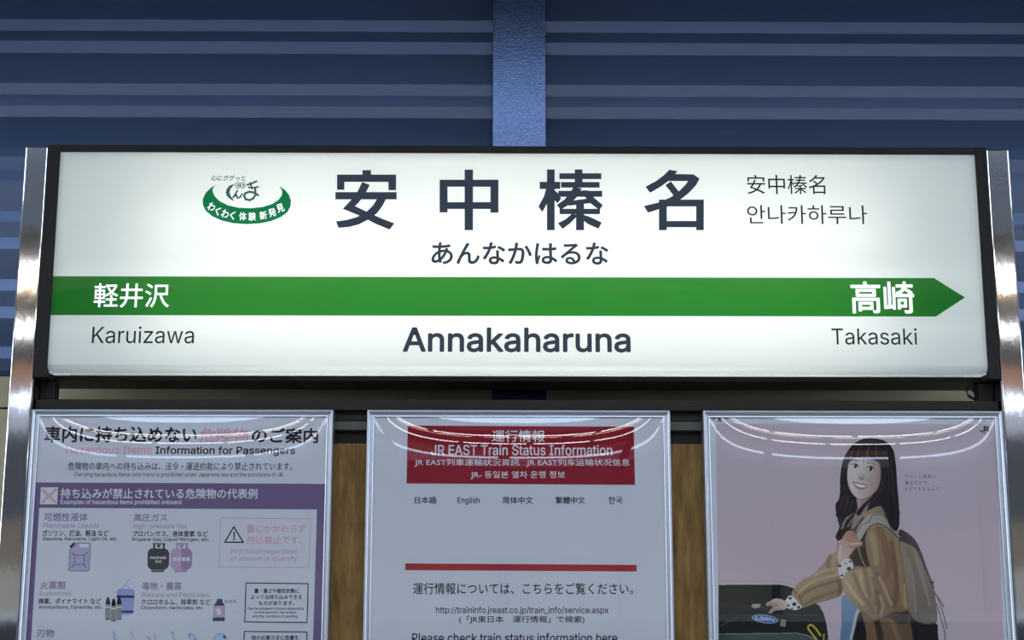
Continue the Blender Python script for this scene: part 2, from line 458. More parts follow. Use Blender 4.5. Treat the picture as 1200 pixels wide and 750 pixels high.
'u': (410, '182,-5 164,-4 146,-1 130,4 115,11 101,20 89,31 78,44 69,59 62,76 57,95 54,116 53,139 53,379 114,379 114,144 115,123 119,105 127,89 137,75 150,64 164,56 181,52 200,50 213,51 226,53 238,57 249,62 259,69 268,77 276,86 283,97 289,109 293,122 295,137 296,153 296,379 357,379 357,0 298,0 298,92 307,92 297,67 286,47 272,30 257,17 240,7 222,0 203,-4'),
'v': (389, '163,0 17,379 84,379 165,155 177,121 187,87 206,21 184,21 203,87 213,121 224,155 305,379 371,379 226,0'),
'w': (567, '138,0 23,379 87,379 133,214 154,137 175,41 165,41 186,135 206,214 252,379 316,379 362,214 382,136 402,41 391,41 413,135 434,214 480,379 545,379 429,0 368,0 319,172 305,225 291,280 277,338 291,338 277,280 263,225 248,172 199,0'),
'x': (379, '21,0 171,218 171,171 29,379 100,379 147,306 179,253 207,206 175,206 202,253 216,279 233,306 282,379 352,379 209,169 209,214 358,0 287,0 231,85 200,136 173,182 205,182 178,136 165,112 148,85 91,0'),
'y': (389, '47,-139 61,-86 71,-87 88,-90 104,-89 118,-84 130,-74 141,-58 151,-36 163,-1 17,379 84,379 165,155 177,121 187,87 206,21 184,21 202,87 224,155 305,379 371,379 204,-58 191,-85 177,-107 159,-124 139,-136 117,-143 91,-145 65,-143'),
'z': (380, '42,0 42,46 254,320 254,323 48,323 48,379 333,379 333,331 126,60 126,56 339,56 339,0'),
}

# ------------------------------------------------------------------ materials
BLUE_CLAD = mat('blue_cladding_paint', (0.036, 0.062, 0.117), 0.22, 0.45, 0.5)
noise_bump(BLUE_CLAD, 3.0, 0.05, 0.01, (1, 1, 6))
BLUE_STEEL = mat('blue_gloss_steel_paint', (0.048, 0.070, 0.120), 0.09, 0.8, 0.8)
noise_bump(BLUE_STEEL, 280, 0.26, 0.0012, (1, 1, 1), 2)
TAN_WALL = mat('tan_wall_panel', (0.36, 0.32, 0.24), 0.6)
noise_color(TAN_WALL, (0.30, 0.255, 0.135), (0.37, 0.32, 0.19), 3.0)
CHROME = mat('polished_stainless_steel', (0.60, 0.59, 0.575), 0.05, 1.0)
noise_bump(CHROME, 5.0, 0.015, 0.01, (9, 9, 2.0), 4)
BLACK_FR = mat('black_sign_frame', (0.012, 0.011, 0.009), 0.5, 0, 0.12)
DARK_RAIL = mat('dark_bronze_rail', (0.018, 0.014, 0.010), 0.5, 0, 0.12)
GREY_BAR = mat('dull_olive_bar', (0.075, 0.07, 0.055), 0.5, 0, .2)
PLY = mat('plywood', (0.30, 0.20, 0.10), 0.6, 0, .12)
noise_color(PLY, (0.115, 0.060, 0.016), (0.235, 0.135, 0.040), 9.0, (7, 1, 1.4), 9, .3, .68)
ALU = mat('brushed_aluminium', (0.43, 0.445, 0.46), 0.38, 1.0)
WHITE_IN = mat('white_light_box_lining', (0.86, 0.86, 0.82), 0.7)
TUBE = mat('fluorescent_tube', (0.9, 0.9, 0.9), 0.4, emit=((1.0, 0.995, 0.935), SIGN_TUBE))
ROW = mat('platform_tube', (0.9, 0.9, 0.9), 0.4, emit=((1.0, 0.97, 0.98), ROW_TUBE))
ROW_WARM = mat('platform_tube_warm', (0.9, 0.9, 0.9), 0.4, emit=((1.0, 0.72, 0.42), ROW_TUBE))
SLATE = mat('slate_vinyl', (0.030, 0.040, 0.052), 0.5, 0, 0.2)
INK_BLACK = mat('sign_black_vinyl', (0.010, 0.011, 0.012), 0.5, 0, 0.2)
GREEN_DARK = mat('emblem_dark_green', (0.008, 0.085, 0.050), 0.45)
CANOPY = mat('canopy_underside', (0.10, 0.10, 0.105), 0.8)
CONCRETE = mat('platform_concrete', (0.30, 0.29, 0.27), 0.8)
noise_color(CONCRETE, (0.24, 0.235, 0.22), (0.34, 0.33, 0.31), 5.0)


def shader_mat(name):
    m = bpy.data.materials.new(name)
    m.use_nodes = True
    t = m.node_tree
    t.nodes.clear()
    out = t.nodes.new('ShaderNodeOutputMaterial')
    MATS[name] = m
    return m, t, t.nodes, t.links, out


def film(name, trans, diff, fac, gloss=.25):
    """back-lit plastic: light from inside comes through, the room's light falls on it"""
    m, t, n, l, out = shader_mat(name)
    a = n.new('ShaderNodeBsdfTranslucent')
    a.inputs['Color'].default_value = (*trans, 1)
    b = n.new('ShaderNodeBsdfDiffuse')
    b.inputs['Color'].default_value = (*diff, 1)
    x = n.new('ShaderNodeMixShader')
    x.inputs['Fac'].default_value = fac
    l.new(a.outputs[0], x.inputs[1])
    l.new(b.outputs[0], x.inputs[2])
    if gloss:
        g = n.new('ShaderNodeBsdfGlossy')
        g.inputs['Roughness'].default_value = 0.05
        fr = n.new('ShaderNodeFresnel')
        fr.inputs['IOR'].default_value = 1.49
        y = n.new('ShaderNodeMixShader')
        mu = n.new('ShaderNodeMath')
        mu.operation = 'MULTIPLY'
        mu.inputs[1].default_value = gloss
        l.new(fr.outputs[0], mu.inputs[0])
        l.new(mu.outputs[0], y.inputs['Fac'])
        l.new(x.outputs[0], y.inputs[1])
        l.new(g.outputs[0], y.inputs[2])
        x = y
    l.new(x.outputs[0], out.inputs['Surface'])
    return m


PANEL = film('milky_acrylic', (0.93, 0.94, 0.90), (0.80, 0.82, 0.80), 0.25)
GREEN_FILM = film('green_film', (0.045, 0.30, 0.045), (0.015, 0.16, 0.03), 0.25, .1)
GREEN_VINYL = film('emblem_green', (0.012, 0.24, 0.085), (0.01, 0.16, 0.06), 0.3, .1)
WHITE_GLOW = mat('glowing_white_lettering', (0.6, 0.6, 0.6), 0.5, emit=((0.98, 1.0, 0.95), 0.55))  # emission put in for the tubes' light behind the letters


def acrylic():
    m, t, n, l, out = shader_mat('clear_acrylic')
    a = n.new('ShaderNodeBsdfTransparent')
    a.inputs['Color'].default_value = (0.97, 0.975, 0.98, 1)
    g = n.new('ShaderNodeBsdfGlossy')
    g.inputs['Roughness'].default_value = 0.0
    fr = n.new('ShaderNodeFresnel')
    fr.inputs['IOR'].default_value = 1.49
    x = n.new('ShaderNodeMixShader')
    two = n.new('ShaderNodeMath')      # both faces of the sheet reflect
    two.operation = 'MULTIPLY'
    two.inputs[1].default_value = 1.9
    l.new(fr.outputs[0], two.inputs[0])
    l.new(two.outputs[0], x.inputs['Fac'])
    l.new(a.outputs[0], x.inputs[1])
    l.new(g.outputs[0], x.inputs[2])
    l.new(x.outputs[0], out.inputs['Surface'])
    return m


ACRYL = acrylic()

# ------------------------------------------------------------------ the place: walls, floor, canopy
YW = 0.37            # face of the blue cladding
XW0, XW1 = -4.2, 4.4
rows = [23, 36, 48, 62, 98, 111, 124, 137, 172.5, 185, 200, 213, 248, 261, 279.5, 293, 328, 341.5, 360.5, 374, 407, 420]
zs = [P(2, r, YW).z for r in rows]
per = (zs[0] - zs[20]) / 5.0
RIB = 0.0028
prof = []            # (y, z) from the top down
z_top = 4.4
n_up = int((z_top - zs[0]) / per)
starts = [(zs[0] + per * k, None) for k in range(n_up, 0, -1)] + [(zs[i], i) for i in range(0, 21, 4)]
prof.append((YW, z_top))
for z0, i in starts:
    if i is not None and i + 3 < len(zs):
        a, b, c = zs[i + 1], zs[i + 2], zs[i + 3]
    else:
        a, b, c = z0 - per * .172, z0 - per * .345, z0 - per * .52
    if i is None or i < 8:
        prof += [(YW - .0055, z0), (YW - .0026, a), (YW - .0041, b), (YW - .0012, c)]
    else:
        y_ = YW - .010
        prof += [(y_, z0), (y_ - RIB, a), (y_ - RIB + .0014, b), (y_ - 2 * RIB + .0014, c)]
zb = P(2, 440, YW).z
prof = [p for p in prof if p[1] > zb] + [(YW, zb)]
mb = MB()
for (ya, za), (yb, z_b) in zip(prof, prof[1:]):
    mb.face([(XW0, ya, za), (XW0, yb, z_b), (XW1, yb, z_b), (XW1, ya, za)], BLUE_CLAD)
mb.face([(XW0, YW + .06, z_top), (XW1, YW + .06, z_top), (XW1, YW + .06, zb), (XW0, YW + .06, zb)], BLUE_CLAD)
structure(mb.build('wall_back'))

mb = MB()
zj = P(2, 478, YW).z
SEAM = mat('dark_seam', (0.02, 0.02, 0.018), 0.7)
for z1, z0 in ((zb - .002, zj + .003), (zj - .003, zj - .9), (zj - .906, 0.0)):
    mb.box(XW0, XW1, YW + .004, YW + .06, z0, z1, TAN_WALL)
mb.box(XW0, XW1, YW + .02, YW + .06, 0.0, zb, SEAM)
structure(mb.build('wall_back_base'))

mb = MB()
mb.box(-14, 14, -5.5, 1.1, -0.2, 0.0, CONCRETE)
structure(mb.build('floor'))
mb = MB()
mb.box(-14, 14, -3.6, 1.1, 4.45, 4.6, CANOPY)
for x in (-10, -6.5, -3.2, 3.2, 6.5, 10):
    mb.box(x - .08, x + .08, -3.6, 1.0, 4.25, 4.45, CANOPY)
structure(mb.build('ceiling'))

# the far side of the tracks, seen only as reflections in steel and acrylic
BALLAST = mat('track_ballast', (0.16, 0.14, 0.12), 0.9)
OPP_BROWN = mat('far_brown_panel', (0.09, 0.06, 0.03), 0.6)
OPP_BEIGE = mat('far_beige_panel', (0.19, 0.16, 0.12), 0.6)
OPP_DARK = mat('far_dark_glazing', (0.030, 0.031, 0.032), 0.8, 0, .2)
OPP_GLAZE = mat('far_grey_glazing', (0.05, 0.05, 0.052), 0.7, 0, .1)
OPP_GIRDER = mat('far_orange_girder', (0.28, 0.115, 0.035), 0.5)
OPP_PALE = mat('far_pale_panel', (0.30, 0.28, 0.27), 0.5)
mb = MB()
mb.box(-30, 30, -22, -5.5, -1.4, -1.2, BALLAST)
structure(mb.build('ground'))
mb = MB()
mb.box(-30, 30, -5.5, -5.4, 0.0, 1.42, OPP_DARK)
mb.box(-30, 30, -5.52, -5.36, 1.42, 1.46, OPP_PALE)
structure(mb.build('wall_front_fence'))
mb = MB()
for z0, z1, m in ((-1.2, 0.4, CONCRETE), (0.4, 2.0, OPP_BEIGE), (2.0, 2.7, OPP_BROWN), (2.7, 4.0, OPP_GLAZE), (4.0, 4.42, OPP_PALE), (4.57, 5.05, OPP_GIRDER), (5.05, 5.6, OPP_DARK)):
    mb.box(-30, 30, -18.2, -18.0, z0, z1, m)
for k in range(-9, 10):
    mb.box(k * 3.1 - .12, k * 3.1 + .12, -18.0, -17.8, -1.2, 5.5, OPP_DARK)
structure(mb.build('wall_front'))
mb = MB()
mb.box(-30, 30, -18.4, -11.5, 5.6, 5.75, OPP_DARK)
structure(mb.build('ceiling_far'))
mb = MB()
mb.box(-30, 30, -11.5, -11.4, 5.45, 6.6, OPP_DARK)  # unseen fascia, raised to keep sky out of the cladding's reflections
structure(mb.build('ceiling_far_fascia'))


def light_row(y, z, n, length, gap, m, rad, label, x_off=0.0, skip=()):
    t = thing('platform_light_row', label, 'lamp', (0, y, z), 'light rows over the far platform')
    tot = n * (length + gap)
    b = MB()
    b.box(-tot / 2 + x_off, tot / 2 + x_off, y - .05, y + .05, z + .05, z + .08, OPP_DARK)
    for k in (-.45, 0, .45):
        b.box(k * tot - .01 + x_off, k * tot + .01 + x_off, y - .01, y + .01, z + .08, 5.598, OPP_PALE)
    b.build('tray', t)
    for k in range(n):
        if k in skip:
            continue
        x = -tot / 2 + k * (length + gap) + x_off
        b = MB()
        add_tube(b, [(x, y, z), (x + length, y, z)], rad, m, 10)
        b.build('tube', t, True)


light_row(-12.4, 5.20, 18, 1.2, .10, ROW, .058, 'front row of white tube lights under the far canopy', 0.2)
light_row(-13.4, 5.26, 16, 1.2, .22, ROW_WARM, .026, 'second row of warm tube lights under the far canopy', -.3)
light_row(-15.9, 5.20, 18, 1.2, .12, ROW, .048, 'rear row of white tube lights under the far canopy', 0.5)

# ------------------------------------------------------------------ steel column behind the sign
cx0, cx1 = P(577, 165, .26).x, P(640, 165, .26).x
t = thing('steel_column', 'blue painted steel column rising behind the middle of the station sign', 'column', ((cx0 + cx1) / 2, .31, 0))
cm = (cx0 + cx1) / 2
mb = MB()
mb.box(cx0, cx1, .26, .272, 0, 4.45, BLUE_STEEL)
bevel(mb.build('front_flange', t), .002)
mb = MB()
mb.box(cm - .005, cm + .005, .272, .345, 0, 4.45, BLUE_STEEL)
mb.build('web', t)
mb = MB()
mb.box(cx0, cx1, .345, .357, 0, 4.45, BLUE_STEEL)
mb.build('rear_flange', t)

# ------------------------------------------------------------------ chrome posts
def rounded_post(x0, x1, y0, y1, z0, z1, r, m, seg=4):
    """square tube with rounded corners; flats stay flat, corners and top rim are curved strips"""
    mb = MB()
    rings = []
    for inset, z in [(0, z0), (0, z1 - r)] + [(r * (1 - math.cos(k * math.pi / 2 / seg)), z1 - r + r * math.sin(k * math.pi / 2 / seg)) for k in range(1, seg + 1)]:
        ring = []
        for cx, cy, a0 in ((x0 + r, y0 + r, 180), (x1 - r, y0 + r, 270), (x1 - r, y1 - r, 0), (x0 + r, y1 - r, 90)):
            for k in range(seg + 1):
                a = math.radians(a0 + 90 * k / seg)
                ring.append((cx + (r - inset) * math.cos(a), cy + (r - inset) * math.sin(a), z))
        rings.append(ring)
    n = len(rings[0])
    for ra, rb in zip(rings, rings[1:]):
        for i in range(n):
            mb.face([ra[i], ra[(i + 1) % n], rb[(i + 1) % n], rb[i]], m)
    mb.face(rings[-1], m)
    return mb



LP0, LP1 = P(29.5, 172, 0).x, -1.1995
RP0, RP1 = 1.2945, P(1182.5, 176, 0).x
for a, b, lab in ((LP0, LP1, 'polished steel post at the left end of the station sign'),
                  (RP0, RP1, 'polished steel post at the right end of the station sign')):
    t = thing('sign_post', lab, 'post', ((a + b) / 2, .035, 0), 'polished posts carrying the station sign')
    zt = P(45 if a < 0 else 1168, 171 if a < 0 else 174.5, 0).z
    rounded_post(a, b, 0, .075, 0, zt, .005, CHROME).build('shaft', t)
    mb = MB()
    mb.box(a - .03, b + .03, -.03, .105, 0.0, .012, CHROME)
    bevel(mb.build('foot_plate', t), .003)

# ------------------------------------------------------------------ station sign
FX0, FX1, FZT = -1.1653, 1.2625, 2.7142
FZB = P(600, 428, 0).z
R = .014
sign = thing('station_sign', 'long backlit white station name sign with green arrow band and dark characters', 'sign', (.05, .1, FZB - .03))
IN0, IN1 = LP1 + .0012, RP0 - .0012
HT = P(600, 171.5, 0).z
HB = FZB - .034
mb = MB()
mb.box(IN0, FX0, -.003, .21, HB, HT, BLACK_FR)
mb.box(FX1, IN1, -.003, .21, HB, HT, BLACK_FR)
mb.box(FX0, FX1, -.003, .21, FZT, HT, BLACK_FR)
mb.box(FX0, FX1, .055, .21, HB, HB + .012, BLACK_FR)
mb.box(FX0, FX1, .198, .21, HB + .012, FZT, BLACK_FR)
bevel(mb.build('housing', sign), .0015, 1)
mb = MB()
e = .001
zi0, zi1, yi0, yi1 = HB + .014, FZT - e, .012, .196
mb.face([(FX0, yi1, zi0), (FX1, yi1, zi0), (FX1, yi1, zi1), (FX0, yi1, zi1)], WHITE_IN)
mb.face([(FX0, yi0, zi1), (FX1, yi0, zi1), (FX1, yi1, zi1), (FX0, yi1, zi1)], WHITE_IN)
mb.face([(FX0, .056, zi0), (FX1, .056, zi0), (FX1, yi1, zi0), (FX0, yi1, zi0)], WHITE_IN)
mb.face([(FX0 + e, yi0, zi0), (FX0 + e, yi1, zi0), (FX0 + e, yi1, zi1), (FX0 + e, yi0, zi1)], WHITE_IN)
mb.face([(FX1 - e, yi0, zi0), (FX1 - e, yi1, zi0), (FX1 - e, yi1, zi1), (FX1 - e, yi0, zi1)], WHITE_IN)
mb.build('light_box_lining', sign)
for z, x0, x1 in ((2.30, -.93, 1.01), (2.52, -.93, 1.01)):
    mb = MB()
    add_tube(mb, [(x0, .115, z), (x1, .115, z)], .014, TUBE, 10)
    mb.build('tube', sign, True)
# face: flat front, rolled lower edge, short return underneath
prof = [(0, FZT), (0, FZB)]
for k in range(1, 7):
    a = math.radians(90 * k / 6)
    prof.append((R - R * math.cos(a), FZB - R * math.sin(a)))
prof.append((.055, FZB - R))
mb = MB()
k0 = 0
for y, z in prof:
    mb.v += [(FX0, y, z), (FX1, y, z)]
mb.slot(PANEL)
for i in range(len(prof) - 1):
    mb.f.append((2 * i, 2 * i + 2, 2 * i + 3, 2 * i + 1))
    mb.mi.append(0)
# end cheeks of the rolled edge
n = len(prof)
for s in (0, 1):
    q = [2 * i + s for i in range(1, n)]
    c = len(mb.v)
    mb.v.append(((FX0, FX1)[s], .055, FZB))
    q = q + [c]
    mb.f.append(tuple(q if s == 0 else q[::-1]))
    mb.mi.append(0)
face = mb.build('face_panel', sign)
face.data.polygons.foreach_set('use_smooth', [0 < i < len(prof) - 1 for i in range(len(face.data.polygons))])

YV = -.0012          # vinyl on the face
YB = -.0008


def whole_band():
    """green arrow band with the two neighbouring stations' names cut out of it"""
    loops = []
    arrow = [(62.0, 323.6), (1094.5, 325.8), (1131, 348.6), (1096.8, 371), (59.3, 369.2)]
    ax = [(P(a, b, YB).x, P(a, b, YB).z) for a, b in arrow]
    ax[0] = (FX0, ax[0][1])
    ax[4] = (FX0, ax[4][1])
    mb = MB()
    mb.fill([ax], YB, GREEN_FILM)
    return mb.build('arrow_band', sign)


whole_band()
jtext('軽井沢', (110, 332, 198.5, 360.5), YV, WHITE_GLOW, sign, 'destination_lettering', .012)
jtext('高崎', (997, 329.5, 1071.5, 367.5), YV, WHITE_GLOW, sign, 'destination_lettering', .022)
ltext('Karuizawa', (108, 382.5, 227.5, 402.5), YV, INK_BLACK, sign, 'romanised_lettering', 1)
ltext('Takasaki', (974.5, 384.5, 1074.5, 404), YV, INK_BLACK, sign, 'romanised_lettering', 1)
ltext('Annakaharuna', (472, 383.8, 739, 413), YV, SLATE, sign, 'romanised_lettering', 16)
jtext('あんなかはるな', (505.6, 284, 713, 310), YV, SLATE, sign, 'kana_lettering', .022)
jtext('安中榛名', (875.5, 205, 967, 227.5), YV, INK_BLACK, sign, 'small_character_lettering', .003)
jtext('안나카하루나', (875.5, 240.5, 1016, 262.5), YV, INK_BLACK, sign, 'hangul_lettering', 0)


def chars(strokes, ox, oy, sc=3.99):
    mb = MB()
    for s in strokes:
        mb.poly([(ox + a / sc, oy + b / sc) for a, b in s], YV, SLATE)
    return mb.build('character', sign)


def bar(x0, y0, x1, y1):
    return [(x0, y0), (x1, y0), (x1, y1), (x0, y1)]


chars([bar(897, 117, 937, 150), bar(778, 138, 1054, 172), bar(778, 138, 812, 209), bar(1018, 138, 1054, 211),
       bar(770, 220, 1057, 254),
       [(895, 173), (931, 186), (908, 232), (878, 270), (862, 285), (930, 318), (990, 345), (1046, 366), (1024, 395), (960, 369), (890, 333), (805, 298), (845, 255), (875, 215)],
       [(966, 250), (1008, 250), (990, 285), (965, 318), (930, 345), (880, 371), (835, 383), (785, 387), (773, 357), (825, 350), (875, 335), (915, 312), (945, 284)]], 200, 170)
chars([bar(377, 115, 416, 398), bar(260, 162, 535, 195), bar(260, 162, 297, 315), bar(498, 162, 535, 316), bar(260, 267, 535, 299)], 450, 170)
chars([bar(728, 172, 824, 205), bar(762, 114, 798, 398),
       [(762, 190), (784, 205), (770, 260), (740, 313), (722, 287), (748, 240)],
       [(798, 212), (814, 226), (828, 250), (812, 272), (798, 258)],
       bar(820, 132, 1016, 159), bar(828, 173, 1008, 199), bar(815, 214, 1020, 242), bar(892, 114, 928, 180),
       [(886, 196), (924, 203), (905, 240), (870, 275), (826, 303), (808, 280), (842, 256), (866, 230)],
       [(925, 212), (955, 212), (982, 246), (1023, 281), (1007, 304), (965, 272), (938, 240)],
       [(858, 263), (960, 249), (968, 271), (864, 284)], bar(821, 298, 1010, 323), bar(898, 268, 935, 398),
       [(880, 320), (908, 328), (870, 366), (835, 392), (813, 365), (848, 348)],
       [(930, 326), (958, 334), (1018, 362), (1003, 391), (955, 370), (922, 345)]], 450, 170)
chars([[(337, 115), (375, 122), (358, 142), (340, 162), (300, 192), (247, 223), (225, 195), (275, 168), (312, 140)],
       [(344, 135), (450, 137), (478, 157), (462, 187), (430, 222), (390, 254), (330, 287), (237, 316), (218, 285), (290, 268), (345, 243), (388, 210), (415, 182), (424, 168), (322, 168)],
       [(318, 187), (344, 170), (385, 222), (362, 243), (340, 215)],
       bar(288, 255, 497, 287), bar(288, 255, 325, 398), bar(462, 255, 498, 398), bar(288, 355, 498, 384)], 700, 170)

# emblem sticker: crescent, slogan round it, brush lettering (the figure beside it is left out)
em = MB()
S = lambda a, b: (230 + a / 10.0, 195 + b / 10.0)
em.poly([S(*p) for p in ((238, 212), (170, 250), (110, 310), (75, 385), (78, 455), (115, 525), (190, 585), (300, 635), (430, 665), (590, 677), (750, 667), (880, 640),
                         (990, 595), (1070, 535), (1105, 465), (1110, 400), (1085, 330), (1040, 275), (975, 232),
                         (1005, 285), (1005, 335), (965, 390), (890, 440), (780, 475), (640, 490), (500, 485), (370, 455), (270, 405), (210, 340), (190, 285), (205, 240))], YB, GREEN_VINYL)
emblem = em.build('emblem', sign)
for ch, x, y, r in (('わ', 180, 472, -24), ('く', 252, 522, -22), ('わ', 340, 555, -16), ('く', 425, 574, -10), ('体', 545, 585, 0), ('験', 655, 587, 2), ('新', 785, 573, 7), ('発', 890, 540, 14), ('見', 985, 487, 20)):
    w = 44 if ch != 'く' else 30
    a, b = S(x - w, y - 50), S(x + w, y + 50)
    jtext(ch, (a[0], a[1], b[0], b[1]), YV, WHITE_GLOW, emblem, 'emblem_character', .03, math.radians(r))
a, b = S(175, 105), S(578, 170)
jtext('心にググっと', (a[0], a[1], b[0], b[1]), YV, GREEN_DARK, emblem, 'emblem_character', .025)
mb = MB()
mb.poly([S(*p) for p in ((452, 203), (390, 225), (355, 265), (345, 310), (360, 350), (400, 385), (435, 405), (440, 395), (405, 350), (390, 305), (400, 265), (425, 235))], YV, GREEN_DARK)
mb.stroke([S(*p) for p in ((482, 285), (462, 320), (435, 360), (470, 335), (482, 370), (510, 362), (538, 325))], 1.9, YV, GREEN_DARK)
mb.stroke([S(*p) for p in ((598, 215), (640, 205), (705, 175))], 2.2, YV, GREEN_DARK)
mb.stroke([S(*p) for p in ((612, 245), (655, 252), (722, 240))], 1.9, YV, GREEN_DARK)
mb.stroke([S(*p) for p in ((632, 195), (655, 262))], 2.0, YV, GREEN_DARK)
mb.stroke([S(*p) for p in ((690, 255), (695, 330), (668, 375), (625, 395), (580, 385), (562, 350), (575, 315), (620, 298), (670, 305), (722, 335))], 2.5, YV, GREEN_DARK)
for cx, cy in ((487, 222), (545, 222)):
    ring = [S(cx + 27 * math.cos(q * .35), cy + 33 * math.sin(q * .35)) for q in range(18)]
    mb.stroke(ring, .9, YV, GREEN_DARK, True)
    mb.poly([S(cx + 5 + 12 * math.cos(q * .785), cy + 16 * math.sin(q * .785)) for q in range(8)], YV, GREEN_DARK)
mb.build('emblem_brush_lettering', emblem)

# cable hanging below the sign's right end
mb = MB()
CABLE = mat('black_cable', (0.02, 0.02, 0.02), 0.5)
pts = [(1152, 440), (1146, 446), (1137, 450), (1132, 457), (1135, 464), (1142, 468), (1150, 467)]
add_tube(mb, [P(a, b, .12) for a, b in pts], .004, CABLE, 8)
pts = [(1150, 447), (1143, 451), (1139, 457), (1144, 463), (1151, 466)]
add_tube(mb, [P(a, b, .125) for a, b in pts], .003, CABLE, 8)
tag(mb.build('cable', None, True), 'black cable looped in the gap below the sign right end', 'cable')

# ------------------------------------------------------------------ notice board between the posts
board = thing('notice_board', 'plywood notice board with dark bronze top rail between the steel posts', 'notice board', (.05, .06, .3))
z468, z480 = P(600, 468.5, .02).z, P(600, 481, .02).z
z492, z504, z520 = P(600, 493, .045).z, P(600, 504.5, .045).z, P(600, 520, .05).z
mb = MB()
mb.box(IN0, IN1, .022, .10, z480, z468, DARK_RAIL)
bevel(mb.build('top_rail', board), .003, 2)
mb = MB()
mb.box(IN0, IN1, .045, .10, z492, z480 - .001, DARK_RAIL)
mb.build('rear_rail', board)
mb = MB()
mb.box(IN0, IN1, .040, .10, z504, z492 - .002, GREY_BAR)
bevel(mb.build('cover_strip', board), .002, 1)
mb = MB()
mb.box(IN0, IN1, .062, .10, z520, z504, BLACK_FR)  # black strip coloured as the shade between strip and plywood
mb.build('painted_gap_shade', board)
mb = MB()
mb.box(IN0, IN1, .050, .068, .55, z520, PLY)
mb.build('plywood_panel', board)
xl, xr = P(64, 460, .06).x, P(1147, 460, .06).x
for a, b in ((IN0, xl), (xr, IN1)):
    mb = MB()
    mb.box(a, b, .06, .10, z468 + .001, HB - .001, BLACK_FR)
    bevel(mb.build('upright', board), .002, 1)
mb = MB()
mb.box(IN0, IN1, .045, .09, .50, .55, DARK_RAIL)
bevel(mb.build('bottom_rail', board), .003, 1)

# ------------------------------------------------------------------ poster frames
ZF0, ZF1 = 0.955, 2.0284
FRAMES = [(-1.1975, -.4271), (-.3407, .4375), (.5218, 1.2925)]
YP = .0135           # paper
BULGE = .0092
PROF = [(0, .049), (0, .003), (.0012, .0006), (.0030, 0), (.0058, .0004), (.0075, .0025), (.0085, .0095), (.0135, .0105), (.0140, .0085), (.0160, .0082), (.0172, .0092), (.0176, .0130), (.0176, .0200)]


def make_frame(x0, x1, label):
    t = thing('poster_holder', label, 'poster frame', ((x0 + x1) / 2, .02, ZF0), 'silver poster frames on the notice board')
    cs = [(x0, ZF0), (x1, ZF0), (x1, ZF1), (x0, ZF1)]
    ins = [(1, 1), (-1, 1), (-1, -1), (1, -1)]
    for i in range(4):
        j = (i + 1) % 4
        mb = MB()
        k = 0
        mb.slot(ALU)
        for d, y in PROF:
            mb.v.append((cs[i][0] + ins[i][0] * d, y, cs[i][1] + ins[i][1] * d))
            mb.v.append((cs[j][0] + ins[j][0] * d, y, cs[j][1] + ins[j][1] * d))
        for q in range(len(PROF) - 1):
            mb.f.append((2 * q, 2 * q + 1, 2 * q + 3, 2 * q + 2))
            mb.mi.append(0)
        mb.build('frame_rail', t, False)
    mb = MB()
    mb.box(x0 + .002, x1 - .002, .0205, .0490, ZF0 + .002, ZF1 - .002, DARK_RAIL)
    mb.build('back_board', t)
    # acrylic cover, pinned at its edges and bowed forward
    d = .0165
    nx, nz = 60, 200
    mb = MB()
    mb.slot(ACRYL)
    for j in range(nz + 1):
        for i in range(nx + 1):
            u, v = -1 + 2 * i / nx, -1 + 2 * j / nz
            b = BULGE * (1 - abs(u) ** 2.6) * (1 - abs(v) ** 10)
            mb.v.append((x0 + d + (x1 - x0 - 2 * d) * i / nx, .0112 - b, ZF0 + d + (ZF1 - ZF0 - 2 * d) * j / nz))
    for j in range(nz):
        for i in range(nx):
            a = j * (nx + 1) + i
            mb.f.append((a, a + 1, a + nx + 2, a + nx + 1))
            mb.mi.append(0)
    mb.build('clear_cover', t, True)
    return t


make_frame(*FRAMES[0], 'silver poster frame at the left holding the hazardous items notice')
make_frame(*FRAMES[1], 'middle silver poster frame holding the train status notice')
make_frame(*FRAMES[2], 'silver poster frame at the right holding the pink woman poster')


def sheet(t, x0, x1, m, name='paper'):
    mb = MB()
    mb.box(x0 + .0165, x1 - .0165, YP, YP + .0004, ZF0 + .0165, ZF1 - .0165, m)
    return mb.build(name, t)


Y1, Y2, Y3, Y4 = YP - .0004, YP - .0007, YP - .0010, YP - .0013


def pm(name, r, g, b, rough=.6):
    return mat(name, ink(r, g, b), rough, 0, .05)


PAPER_M = pm('poster_paper', 158, 168, 190)
noise_bump(PAPER_M, 5, .08, .01)
K = pm('print_black', 24, 27, 40)
PURPLE = pm('print_purple', 86, 77, 115)
LILAC = pm('print_lilac', 108, 96, 138)
LILACG = pm('print_lilac_grey', 124, 122, 149)
PINK = pm('print_pink', 162, 130, 155)
PINKG = pm('print_pale_pink', 150, 138, 162)
WHITE_P = pm('print_white', 172, 182, 204)
RED = pm('print_red', 108, 24, 38)
RED2 = pm('print_bright_red', 128, 36, 48)
NAVY = pm('print_navy', 38, 46, 84)
BLUE_P = pm('print_blue', 112, 126, 178)
BLUE_L = pm('print_light_blue', 134, 164, 198)
GREY_P = pm('print_grey', 106, 112, 122)
TANK = pm('print_tank', 48, 54, 62)
TANKP = pm('print_pink_tank', 142, 128, 162)
TANKQ = pm('print_mauve_tank', 118, 107, 142)
XPINK = pm('print_cross', 172, 138, 154)
CAN = pm('print_can', 134, 137, 174)
CANL = pm('print_can_line', 92, 92, 135)

